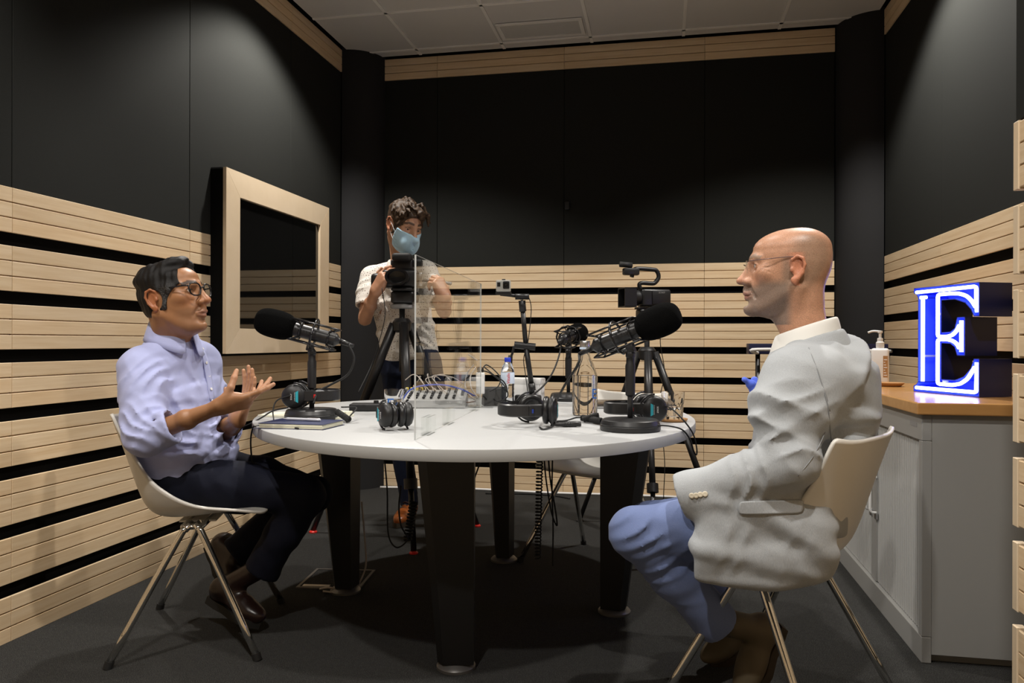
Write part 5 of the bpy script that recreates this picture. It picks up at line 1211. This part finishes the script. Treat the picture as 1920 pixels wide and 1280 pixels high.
    q = MB(); q.lathe([(.171, 0), (.173, .004), (.173, .030), (.171, .034)], 40, (0, 0, 0)); 
    # shoes
    for heel, toe, ank in ((A(398, 1118, 2.82), A(484, 1166, 2.73), anR), (A(398, 1022, 2.95), A(436, 1098, 2.86), anL)):
        put(shoe('shoe', heel, toe, ank, 'shoe_dark', 'rubber', P))
    return P
def shoe(name, heel, toe, ank, mt, smt, parent):
    d = (toe - heel); L = d.length; x = d / L; z = (ank - heel.lerp(toe, .25)); z = (z - x * z.dot(x)).normalized(); M = frame(heel, x, z); k = .285 / .285
    a = np.array(M.inverted() @ ank)
    S = Sculpt((-.05, -.08, -.045), (L + .06, .08, max(.15, a[2] + .03)), .005)
    S.ell((.035, 0, .03), (.045, .034, .038), .02).ell((L * .70, .004, .022), (.085, .044, .032), .02).cap((.03, 0, .045), (L * .62, 0, .035), .034, .030, .03).cap((L*.8, 0, .012), (L * .93, 0, .008), .034, .022, .02)
    S.cap((.04, 0, .05), a + (0, 0, .01), .037, .038, .03); S.half((0, 0, -1), (0, 0, -.004), .004)
    v, q = S.mesh(); o = solid(name, [(relax(v, q, 1, .4), q, M, None)], mt, parent)
    pts = []
    for s_ in (1, -1):
        row = [(-.012, 0), (-.002, .026), (.05, .034), (L * .4, .033), (L * .66, .047), (L * .85, .042), (L * .97, .022), (L + .012, 0)]
        pts += [(u, w_ * s_) for u, w_ in (row if s_ > 0 else row[::-1][1:-1])]
    q = MB().prism(pts, -.022, .004).xf(M); s = q.build('sole', smt, o, auto=50)
    return o
make_left_man()
# ------------------------------------------------------------------ man on the right, pale grey jacket
m, nt, b = cloth('jacket_grey', (.43, .455, .475), (.345, .365, .385), 260, .85, .2, (4, 4, .35), 4)
cloth('shirt_white', (.78, .77, .73), None, 800, .8, .1, (1, 1, 1), 4)
cloth('chino_blue', (.16, .21, .40), (.135, .185, .36), 700, .8, .2, (1, 1, 1), 6)
cloth('pocket_blue', (.10, .17, .75), None, 700, .7, .2)
mat('shoe_brown', (.10, .078, .045), .55); mat('sole_tan', (.11, .085, .04), .6); mat('sole_dark', (.035, .024, .014), .7); mat('seam_grey', (.26, .27, .28), .9); mat('bone', (.66, .60, .47), .35); mat('wire', (.20, .13, .12), .25, metal=.7)
def raster(obj, pts, lift=.003, lo=1.2, hi=4.8):           # the places on a finished garment that lie behind the given points
    from mathutils.bvhtree import BVHTree
    me = obj.data; bv = BVHTree.FromPolygons([tuple(p.co) for p in me.vertices], [tuple(f.vertices) for f in me.polygons]); out = []
    for x, y in pts:
        r_ = (A(x, y, 1) - EYE).normalized(); h_ = bv.ray_cast(EYE, r_)
        if h_[0] is not None and lo < h_[3] < hi: out.append((h_[0] + h_[1] * lift, h_[1]))
        else: out.append(None)
    return out
def neck_ring(nb, fw, r, zs, drop, mt, parent, name, th, open_=.7, k_n=25, flare=.012, tilt=1.06):
    Mn = basis(nb, fw, (0, 0, 1)); rows = [[] for _ in zs]
    for k in range(k_n):
        a = 2*PI*(k + open_ / 2) / (k_n - 1 + open_); ca, sa = math.cos(a), math.sin(a); f = (1 + ca) / 2; f3 = f ** 3
        for i, (dr, z) in enumerate(zs):
            out = i == len(zs) - 1
            rows[i].append(Mn @ Vector(((r + dr + flare * f3 * out) * ca * tilt + .004, (r + dr + flare * f3 * out) * sa, z - drop * f - (.035 * f3 if out else 0))))
    return strip(name, mt, rows, parent, th)
def cut_end(S, c_, d_, rad):
    S._put(lambda x, y, z: np.maximum(-((x - c_.x)*d_.x + (y - c_.y)*d_.y + (z - c_.z)*d_.z), np.sqrt((x-c_.x)**2 + (y-c_.y)**2 + (z-c_.z)**2) - rad), np.array(c_) - rad, np.array(c_) + rad, .004, 'cut')
def make_right_man():
    O = V(.325, 2.32, 0); P = thing('person', 'bald man with grey stubble in a pale grey jacket and blue trousers', 'person', tuple(O))
    off = Matrix.Translation(-O)
    def put(o): o.matrix_local = off @ o.matrix_local; return o
    fw = V(-.97, .24, 0).normalized(); lat = V(-fw.y, fw.x, 0) * 1.0     # lat points to his left, towards the camera
    pel = V(.360, 2.292, .56); chest = A(1536, 765, 2.19); up_ = A(1536, 690, 2.18); nb = A(1512, 628, 2.17)
    hf = V(-.988, .15, .0); hl = V(-.15, -.988, 0); hc = A(1485, 504, 2.105) - hl * .078
    HM = basis(hc, hf, (0, 0, 1)); nloc = np.array(HM.inverted() @ nb)
    shL, shR = A(1488, 706, 2.02), A(1545, 690, 2.36); elL, elR = A(1484, 866, 1.955), A(1510, 885, 2.36); wrL, wrR = A(1292, 922, 2.03), A(1420, 945, 2.26)
    base = np.array((.60, .325, .205))
    col = skin_col(tuple(base), (.44, .20, .17), brow=(.30, .20, .14), stub=(.20, .165, .14))
    def colR(p):
        c = col(p); x, y, z = p.T
        m = smooth(.02, -.03, x + (z - .06) * .3) * smooth(-.075, -.03, z) * smooth(.115, .085, z) * (np.abs(y) < .0745 + 1) * smooth(.05, .065, np.hypot(y * 1.0, (x + .03) * .65))
        m = np.clip(m, 0, 1) * .55 * (1 - (smooth(.074, .078, np.abs(y)) * (np.abs(z) < .045) * (x > -.045)))
        return c * (1 - m[:, None]) + np.array((.25, .19, .135)) * m[:, None]
    S = head_sculpt(nloc, .056, nose=1.06, res=.0024, rec=-.005, lip=.006)
    for i, zz in enumerate((.062, .074, .086)): xf_ = float(np.interp(zz, HZ, HF)) + .0012; S.chain([(xf_ - .0075, e_*.030, zz + .003) if e_ else (xf_, 0, zz) for e_ in (-1, -.5, 0, .5, 1)] if False else [(xf_ - .0078, -.030, zz + .004), (xf_ - .002, -.015, zz + .001), (xf_, 0, zz), (xf_ - .002, .015, zz + .001), (xf_ - .0078, .030, zz + .004)], .0012, .003, 'cut')
    for e in (-1, 1):
        for k in range(3): S.cap((.074, e*.062, .016 - k*.008), (.058, e*.068, .020 - k*.013), .0010, .0008, .003, 'cut')
    v, q = S.mesh(); parts = [(relax(v, q, 1, .3), q, HM, colR)]
    def hand(w_, el, fd, bk, right, curl, spread, th):
        H = hand_matrix(w_, fd, bk, 1.0); S = hand_sculpt(curl, spread, th, right, np.array(H.inverted() @ w_.lerp(el, .5)), .003); v, q = S.mesh()
        parts.append((v, q, H, lambda p: np.tile(base, (len(p), 1))))
    hand(wrL + V(.03, .03, -.015), elL, A(1290, 950, 2.30) - wrL, V(.1, -.2, 1), False, [(30, 30, 20)] * 4, (3, 1, -2, -5), [(.7, .5, -.3), (.9, .2, -.3), (.9, 0, -.3)])
    hand(wrR, elR, A(1360, 955, 2.24) - wrR, V(.1, .1, 1), True, [(35, 30, 20)] * 4, (3, 1, -2, -5), [(.7, .5, -.3), (.9, .2, -.3), (.9, 0, -.3)])
    S = Sculpt(*bounds([pel, chest, nb, shR, shL, elR, elL], .2), .012)
    S.loft([tuple(pel), tuple(chest), tuple(nb - V(0, 0, .05))], [.13, .14, .08], [.09, .09, .06], tuple(lat), .03)
    for s_, e_, w_ in ((shR, elR, wrR), (shL, elL, wrL)): S.cap(up_, s_, .05, .045, .03).cap(s_, e_, .042, .034, .03).cap(e_, e_.lerp(w_, .5), .034, .03, .02)
    v, q = S.mesh(); parts.append((v, q, None, lambda p: np.tile(base, (len(p), 1))))
    body = put(solid('body', parts, 'skin_stubble', P)); body['label'] = 'bald head with grey stubble'
    eyes(body, HM)
    # rimless glasses
    q = MB()
    for e in (-1, 1): q.tube(spline([(.118, e*.058, .024), (.106, e*.071, .027), (.06, e*.0765, .030), (-.004, e*.0795, .033), (-.022, e*.079, .020)], 5), .0014, 6)
    q.tube(spline([(.126, -.012, .020), (.1305, 0, .022), (.126, .012, .020)], 4), .0012, 6)
    q.xf(off @ HM); gl = q.build('glasses', 'wire', P, smooth=1); gl['label'] = 'thin rimless glasses'
    for e in (-1, 1):
        q = MB(); pts = []
        for k in range(20):
            a = 2*PI*k/20; yy = .036 + math.cos(a) * .024; pts.append((.1255 - .010 * (yy / .06)**2, e * yy, .012 + math.sin(a) * .019))
        q.add(pts + [(x - .0018, y, z) for x, y, z in pts], [tuple(range(20)), tuple(range(20, 40))[::-1]] + [(i, (i+1) % 20, 20 + (i+1) % 20, 20 + i) for i in range(20)]).xf(off @ HM); q.build('lens', 'lens_clear', gl)
    # white shirt showing at the neck
    S = Sculpt(*bounds([nb, up_, chest, pel], .17), .008)
    S.loft([tuple(pel + V(0, 0, .03)), tuple(chest + fw*.012), tuple(up_), tuple(nb + V(0, 0, -.03))], [.13, .145, .135, .085], [.100, .110, .098, .070], tuple(lat), .03)
    S.cap(nb + V(0, 0, -.06), nb + V(0, 0, .07), .046, .060, .006, 'cut')
    v, q = S.mesh(); sh = put(solid('shirt', [(v, q, None, None)], 'shirt_white', P)); sh['label'] = 'white shirt with an upright collar'
    neck_ring(nb + V(.004, 0, .012), fw, .074, [(.0, -.03), (-.004, .040), (.004, .040), (.013, -.006)], .052, 'shirt_white', sh, 'collar', .003)
    # jacket
    sk = [A(1490, 880, 2.03), A(1440, 968, 1.99), A(1424, 1040, 1.985), A(1424, 1078, 1.985)]
    S = Sculpt(*bounds([pel, chest, nb, shR, shL, elR, elL, wrL, wrR] + sk, .16), .0058)
    S.loft([tuple(pel + V(.01, 0, -.03)), tuple(pel.lerp(chest, .5) + V(.0, 0, 0)), tuple(chest), tuple(up_), tuple(nb + V(.004, 0, -.045))], [.178, .178, .186, .178, .105], [.128, .150, .162, .138, .075], tuple(lat), .04, 2.4, .03)
    S.cap(nb + V(0, 0, -.05), shL + V(0, 0, .004), .050, .056, .08).cap(nb + V(0, 0, -.03), shR + V(0, 0, .012), .056, .058, .05)
    S.cap(shL + V(.06, .05, -.02), up_ + V(.04, 0, -.03), .085, .10, .06).cap(shL + V(.05, .03, -.03), shL.lerp(chest, .6), .08, .10, .06)
    S.loft([tuple(shL), tuple(shL.lerp(elL, .4) - _R * .016), tuple(elL)], [.070, .090, .074], [.064, .070, .066], tuple(_R), .06, 2.0, .06)
    S.chain([elL, elL.lerp(wrL, .5), wrL, wrL + (wrL - elL).normalized() * .03], [.068, .060, .049, .048], .03)
    S.chain([shR, elR, wrR], [.072, .066, .05], .03)
    S.loft([tuple(p) for p in sk], [.105, .156, .168, .163], [.060, .058, .050, .044], tuple(_R), .035, 2.4, .034)
    S.loft([tuple(p + _F * .30 + _R * .14) for p in sk[:3]], [.10, .14, .15], [.05, .05, .04], tuple(_R), .03, 2.6, .02)
    # creases
    aL = (elL - shL).normalized(); fL = (wrL - elL).normalized()
    S.wave(shL.lerp(elL, .25) - _F * .06 - _R * .06, aL * .9 - _R * .35, .056, .012, .10, 31, .7)
    S.wave(shL.lerp(elL, .62) - _F * .06 - _R * .02, aL * .8 + _R * .5, .056, .011, .10, 32, .7)
    S.wave(elL - _R * .05 - _F * .04 + _U * .03, aL * .5 + fL * .8, .042, .008, .075, 33, .7)
    S.wave(elL.lerp(wrL, .45) - _F * .04, fL * .95 + _U * .3, .042, .007, .07, 34, .7)
    S.wave(A(1600, 740, 2.05), _U * .6 + _R * .7, .085, .005, .12, 35, .8)
    S.wave(A(1580, 850, 2.05), _U * .9 + _R * .2, .055, .009, .09, 36, .7)
    S.wave(A(1410, 1000, 1.93), _R * .85 - _U * .35, .12, .004, .12, 37, .9)
    S.wave(A(1480, 1060, 1.93), _R * .5 + _U * .8, .12, .0035, .09, 38, .9)
    S.disp(wob(41, 26, .0035, 6)); S.disp(wob(42, 70, .0012, 5))
    S.cap(nb + V(.0, 0, -.06), nb + V(-.01, 0, .09), .058, .074, .006, 'cut')
    S.loft([tuple(nb + fw * .10 + V(0, 0, -.02)), tuple(nb + fw * .16 + V(0, 0, -.16))], [.06, .02], [.05, .03], tuple(lat), .006, 2, .02, 'cut')
    cut_end(S, wrL + fL * .028, fL, .08); S.cap(wrL + fL * .0, wrL + fL * .08, .040, .044, .003, 'cut')
    v, q = S.mesh(); jk = put(solid('jacket', [(relax(v, q, 1, .35), q, None, None)], 'jacket_grey', P)); jk['label'] = 'pale grey linen jacket'
    neck_ring(nb + V(.006, 0, -.012), fw, .086, [(-.002, -.03), (-.003, .030), (.004, .031), (.032, -.030)], .060, 'jacket_grey', jk, 'collar', .004, 1.6)
    # pocket flap, cuff buttons, pocket square
    rows = []
    for t in (0, .5, 1):
        r = raster(jk, [(1386 + (1506 - 1386) * k / 6 - 2 * t, (939 - 3 * k / 6) + (25 + k * .3) * t) for k in range(7)], .005 - .001 * t)
        rows.append([p[0] for p in r if p])
    if len(set(len(r) for r in rows)) == 1: strip('pocket_flap', 'jacket_grey', rows, jk, .0025)
    for c_ in raster(jk, [(1297, 929), (1305, 928.5), (1313, 927), (1322, 926)], .001):
        if c_: MB().lathe([(.0068, 0), (.0074, .0014), (.0062, .003), (.003, .0022)], 14, c_[0], c_[1]).build('button', 'bone', jk, smooth=1)
    for pts in ([(1516, 652), (1524, 672), (1533, 695), (1541, 720), (1550, 745), (1556, 770)], [(1543, 722), (1552, 760), (1556, 800), (1560, 840)], [(1556, 772), (1546, 812), (1524, 856), (1496, 892)]):
        r = [c_[0] for c_ in raster(jk, pts, .0004) if c_]
        if len(r) > 2: MB().tube(spline(r, 4), .0013, 5).build('seam', 'seam_grey', jk, smooth=1)
    q = MB(); c0 = A(1404, 716, 2.12)
    S = Sculpt(np.array(c0) - .05, np.array(c0) + .05, .003)
    S.chain([A(1416, 738, 2.12), A(1410, 722, 2.11), A(1396, 712, 2.105)], [.013, .011, .007], .006).chain([A(1414, 730, 2.13), A(1414, 710, 2.13)], [.012, .009], .006); S.disp(wob(9, 260, .002, 5))
    v, q = S.mesh(); ps = put(solid('pocket_square', [(v, q, None, None)], 'pocket_blue', P)); ps['label'] = 'blue pocket square'
    # trousers
    hpL, hpR = pel + lat * .09 + V(-.02, 0, -.02), pel - lat * .09 + V(-.02, 0, -.02)
    knL, knR = A(1192, 996, 2.10), A(1215, 985, 2.42); anL, anR = A(1338, 1160, 2.16), A(1330, 1120, 2.42)
    S = Sculpt(*bounds([pel, hpR, hpL, knR, knL, anR, anL], .14), .0062)
    S.loft([tuple(pel + V(0, 0, -.06)), tuple(pel + V(0, 0, .06))], [.165, .155], [.115, .11], tuple(lat), .03, 2.4, .03)
    for h_, k_, a_ in ((hpL, knL, anL), (hpR, knR, anR)):
        S.chain([h_, h_.lerp(k_, .5), k_], [.094, .082, .068], .04); S.chain([k_, k_.lerp(a_, .5), a_], [.067, .064, .060], .025)
        d_ = (a_ - k_).normalized(); S.cap(a_, a_ + d_ * .05, .060, .059, .01)
    S.wave(knL - _F * .05, (knL - anL) * 1.0 + _U * .05, .030, .008, .075, 51, .7); S.wave(hpL.lerp(knL, .7) - _F * .06, _R * .5 + _U * .9, .05, .006, .09, 52, .7)
    S.wave(knL.lerp(anL, .4) - _F * .05, (anL - knL), .05, .006, .09, 53, .8)
    S.disp(wob(54, 36, .003, 6))
    for a_, k_ in ((anL, knL), (anR, knR)): cut_end(S, a_ + (a_ - k_).normalized() * .03, (a_ - k_).normalized(), .12)
    v, q = S.mesh(); t = put(solid('trousers', [(relax(v, q, 1, .35), q, None, None)], 'chino_blue', P)); t['label'] = 'light blue chino trousers'
    for heel, toe, an in ((A(1456, 1172, 2.24), A(1398, 1295, 2.19), A(1375, 1172, 2.18)), (A(1400, 1190, 2.50), A(1335, 1235, 2.44), A(1345, 1150, 2.43))):
        put(shoe('shoe', heel, toe, an, 'shoe_brown', 'sole_dark', P))
    return P
make_right_man()
# ------------------------------------------------------------------ camera operator behind the table
m, nt, b = cloth('shirt_print', (.78, .74, .68), None, 800, .8, .12, (1, 1, 1), 10)
vo = nd(nt, 'TexVoronoi'); vo.inputs['Scale'].default_value = 80; vo.inputs['Randomness'].default_value = .75; nt.links.new(coords(nt, (1, 1, 1)), vo.inputs['Vector'])
ng = noise(nt, coords(nt, (1, 1, 1)), 45, 2)
nt.links.new(mixc(nt, ramp(nt, vo.outputs['Distance'], [(.20, (1, 1, 1)), (.29, (0, 0, 0))]), (.78, .74, .68), ramp(nt, ng, [(.4, (.10, .07, .07)), (.6, (.30, .22, .18))])), b.inputs['Base Color'])
cloth('jeans_dark', (.012, .018, .042), None, 700, .85, .2, (1, 1, 1), 6)
mat('shoe_tan', (.34, .095, .022), .3); mat('mask_blue', (.42, .64, .80), .75); mat('hair_brown', (.035, .020, .011), .6, spec=.25); mat('lace', (.05, .02, .01), .6); mat('mask_white', (.8, .8, .8), .7)
m = M_['hair_brown']; nt = m.node_tree; b = nt.nodes['Principled BSDF']; n1 = noise(nt, coords(nt, (1, 1, 1)), 90, 3)
nt.links.new(ramp(nt, n1, [(.35, (.018, .010, .006)), (.65, (.075, .043, .022))]), b.inputs['Base Color'])
def make_camera_man():
    O = V(-1.33, 4.3, 0); P = thing('person', 'young man in a blue face mask and patterned shirt operating a camera', 'person', tuple(O))
    off = Matrix.Translation(-O)
    def put(o): o.matrix_local = off @ o.matrix_local; return o
    hc = A(757, 424, 4.22); HM = basis(hc, (.70, -.58, -.40), (.10, 0, 1), 1.02); nb = A(752, 492, 4.26); nloc = np.array(HM.inverted() @ nb)
    shR, shL = A(697, 520, 4.30), A(800, 512, 4.20); elR, elL = A(684, 598, 4.18), A(833, 584, 4.06); wrR, wrL = A(704, 546, 4.03), A(834, 556, 3.93)
    pel = A(770, 668, 4.28); chest = A(752, 565, 4.27)
    base = np.array((.48, .265, .165)); col = skin_col(tuple(base), (.4, .2, .16), brow=(.05, .03, .02))
    S = head_sculpt(nloc, .052, res=.0034, nose=1.0, lidz=.006, rec=.006); v, q = S.mesh(); parts = [(relax(v, q, 1, .3), q, HM, col)]
    def hand(w_, el, fd, bk, right, curl, spread, th):
        H = hand_matrix(w_, fd, bk, 1.0); S = hand_sculpt(curl, spread, th, right, np.array(H.inverted() @ el), .0034, (.026, .034)); v, q = S.mesh()
        parts.append((v, q, H, lambda p: np.tile(base * (1.05, .98, .95), (len(p), 1))))
    hand(wrR, elR, A(722, 512, 4.0) - wrR, -_F * .75 - _R * .55 + _U * .2, True, [(25, 35, 20), (35, 40, 25), (40, 45, 25), (45, 45, 25)], (4, 1, -3, -7), [(.7, .7, -.1), (.9, .3, -.2), (1, 0, -.2)])
    hand(wrL, elL, A(818, 520, 3.94) - wrL, -_F * .70 + _R * .6 + _U * .2, False, [(45, 55, 35), (50, 60, 35), (55, 60, 35), (60, 60, 35)], (3, 1, -2, -5), [(.7, .6, -.3), (.9, .1, -.5), (.8, -.3, -.6)])
    S = Sculpt(*bounds([pel, chest, nb, shR, shL, elR, elL], .2), .014)
    S.loft([tuple(pel), tuple(chest), tuple(nb - V(0, 0, .05))], [.12, .14, .08], [.08, .09, .06], tuple(shL - shR), .03)
    for s_, e_ in ((shR, elR), (shL, elL)): S.cap(chest + V(0, 0, .12), s_, .05, .045, .03).cap(s_, e_, .042, .038, .03)
    v, q = S.mesh(); parts.append((v, q, None, lambda p: np.tile(base, (len(p), 1))))
    body = put(solid('body', parts, 'skin', P)); eyes(body, HM, .5)
    # hair: a base layer and loose locks
    S = Sculpt((-.15, -.13, -.08), (.17, .13, .20), .0038); r = np.random.default_rng(5)
    S._put(lambda x, y, z: head_slice(x, y, z, .008), (-.13, -.09, -.07), (.12, .09, .14), .0, 'add')
    S.ell((-.02, 0, .080), (.096, .079, .060), .02)
    for k in range(60):
        a = r.uniform(-1.25, 1.25); x0 = r.uniform(-.09, .05); y0 = .062 * math.sin(a); z0 = .125 - .05 * abs(math.sin(a))**2 + r.uniform(-.01, .012)
        dx = r.uniform(.035, .065); p0 = np.array((x0, y0, z0)); p1 = p0 + (dx * .6, y0 * .25 + r.uniform(-.012, .012), .014 + r.uniform(-.004, .012)); p2 = p1 + (dx * .7, y0 * .3 + r.uniform(-.012, .012), -.012 + r.uniform(-.018, .006))
        S.chain([p0 - (0, 0, .008), p1 - (0, 0, .010), p2 - (0, 0, .006)], [.011, .009, .004], .006)
    for k in range(9):                                                       # fringe falling to his left brow
        y0 = r.uniform(-.01, .06); p0 = np.array((.07, y0 * .8, .115)); p1 = np.array((.112, y0, .098 + r.uniform(-.006, .01))); p2 = np.array((.120, y0 + .008 + r.uniform(-.008, .01), .060 + r.uniform(-.012, .016)))
        S.chain([p0, p1, p2], [.013, .012, .005], .006)
    S.disp(wob(5, 260, .0018, 6))
    S.ell((.15, -.012, .03), (.080, .085, .055), .006, 'cut').ell((.12, 0, -.06), (.105, .15, .095), .004, 'cut')
    for e in (-1, 1): S.ell((-.004, e*.09, -.012), (.030, .034, .044), .004, 'cut')
    S.half((.2, 0, -1), (-.03, 0, -.055))
    v, q = S.mesh(); h = put(solid('hair', [(v, q, HM, None)], 'hair_brown', P)); h['label'] = 'tousled brown hair'
    # face mask
    S = Sculpt((0, -.10, -.16), (.19, .10, .02), .0030)
    S._put(lambda x, y, z: head_slice(x, y, z, .0145), (0, -.09, -.15), (.14, .09, .01), 0, 'add')
    S.cap((.128, 0, -.004), (.146, 0, -.030), .014, .018, .03).ell((.112, 0, -.07), (.034, .045, .045), .03)
    for k in range(3): S.chain([(.05, -.075, -.045 - k*.020), (.146, 0, -.040 - k*.022), (.05, .075, -.045 - k*.020)], .0012, .004, 'cut')
    S._put(lambda x, y, z: head_slice(x, y, z, .0035), (0, -.09, -.15), (.14, .09, .01), 0, 'cut')
    S.half((-1, 0, .35), (.042, 0, -.05)); S.half((.20, 0, 1), (.125, 0, -.013)); S.half((0, 0, -1), (0, 0, -.128))
    v, q = S.mesh(); mk = put(solid('face_mask', [(relax(v, q, 1, .3), q, HM, None)], 'mask_blue', P)); mk['label'] = 'pale blue surgical face mask'
    for e in (-1, 1): MB().tube(spline([(.045, e*.074, -.025), (.015, e*.079, -.002), (-.012, e*.082, .012), (-.03, e*.080, .0), (-.012, e*.074, -.03), (.045, e*.070, -.07)], 5), .0013, 6).xf(HM).build('ear_loop', 'mask_white', mk, smooth=1)
    # shirt
    lat = (shL - shR).normalized(); fw = V(lat.y, -lat.x, 0).normalized()
    S = Sculpt(*bounds([pel, chest, nb, shR, shL, elR, elL], .15), .0068)
    S.loft([tuple(pel + V(0, 0, -.0)), tuple(pel.lerp(chest, .5)), tuple(chest), tuple(chest + V(0, 0, .12)), tuple(nb + V(0, 0, -.04))], [.160, .158, .168, .162, .10], [.108, .108, .115, .10, .066], tuple(lat), .03, 2.4, .03)
    for s_, e_ in ((shR, elR), (shL, elL)):
        S.cap(nb + V(0, 0, -.035), s_ + V(0, 0, .01), .052, .052, .04); c_ = s_.lerp(e_, .72); d_ = (e_ - s_).normalized()
        S.chain([s_, s_.lerp(e_, .4), c_], [.062, .066, .064], .025)
        S.wave(s_.lerp(e_, .4) - _F * .05, d_ + _R * .4, .040, .009, .08, 61, .7)
        cut_end(S, c_, d_, .085); S.cap(c_ - d_ * .01, c_ + d_ * .05, .052, .055, .003, 'cut')
    S.wave(pel.lerp(chest, .4) - _F * .1 + _R * .05, _U * .9 + _R * .3, .055, .010, .11, 62, .7); S.wave(chest - _F * .1 - _R * .06, _R * .8 + _U * .5, .06, .007, .10, 63, .8)
    S.disp(wob(64, 32, .004, 6)); S.cap(nb + V(0, 0, -.04), nb + V(0, 0, .08), .046, .06, .006, 'cut')
    v, q = S.mesh(); sh = put(solid('shirt', [(relax(v, q, 1, .35), q, None, None)], 'shirt_print', P)); sh['label'] = 'off white short sleeved shirt with small dark print'
    neck_ring(nb + V(0, 0, .016), fw, .062, [(.0, -.03), (-.002, .022), (.006, .020), (.020, -.022)], .034, 'shirt_print', sh, 'collar', .003, 2.4)
    # jeans and shoes
    hpR, hpL = pel - lat * .085 + V(0, 0, -.05), pel + lat * .085 + V(0, 0, -.05)
    anR, anL = V(-1.445, 4.28, .10), V(-1.16, 4.40, .10); knR, knL = hpR.lerp(anR, .5) + V(0, -.03, 0), hpL.lerp(anL, .5) + V(0, -.03, 0)
    S = Sculpt(*bounds([pel, hpR, hpL, anR, anL], .14), .009)
    S.loft([tuple(pel + V(0, 0, -.09)), tuple(pel + V(0, 0, .03))], [.155, .15], [.105, .10], tuple(lat), .03, 2.4, .03)
    for h_, k_, a_ in ((hpR, knR, anR), (hpL, knL, anL)): S.chain([h_, k_, a_], [.090, .066, .052], .03); S.wave(a_ + V(0, 0, .06), V(0, .2, 1), .035, .006, .07, 65, .8); cut_end(S, a_ + V(0, 0, -.02), V(0, 0, -1), .1)
    S.disp(wob(66, 36, .003, 5))
    v, q = S.mesh(); put(solid('jeans', [(relax(v, q, 1, .35), q, None, None)], 'jeans_dark', P))['label'] = 'dark blue jeans'
    for an, tw in ((anR, V(.02, -1, 0)), (anL, V(.3, -1, 0))):
        tw = tw.normalized(); heel = V(an.x, an.y, .024) - tw * .06; toe = heel + tw * .27
        s_ = put(shoe('shoe', heel, toe, an, 'shoe_tan', 'sole_dark', P)); s_['label'] = 'tan leather lace-up shoe'
        M = frame(heel, tw, (0, 0, 1))
        for k in range(4): MB().tube([(.115 + k*.022, -.018, .085 - k*.011), (.118 + k*.022, 0, .092 - k*.011), (.115 + k*.022, .018, .085 - k*.011)], .0028, 5).xf(M).build('lace', 'lace', s_, smooth=1)
    return P
make_camera_man()
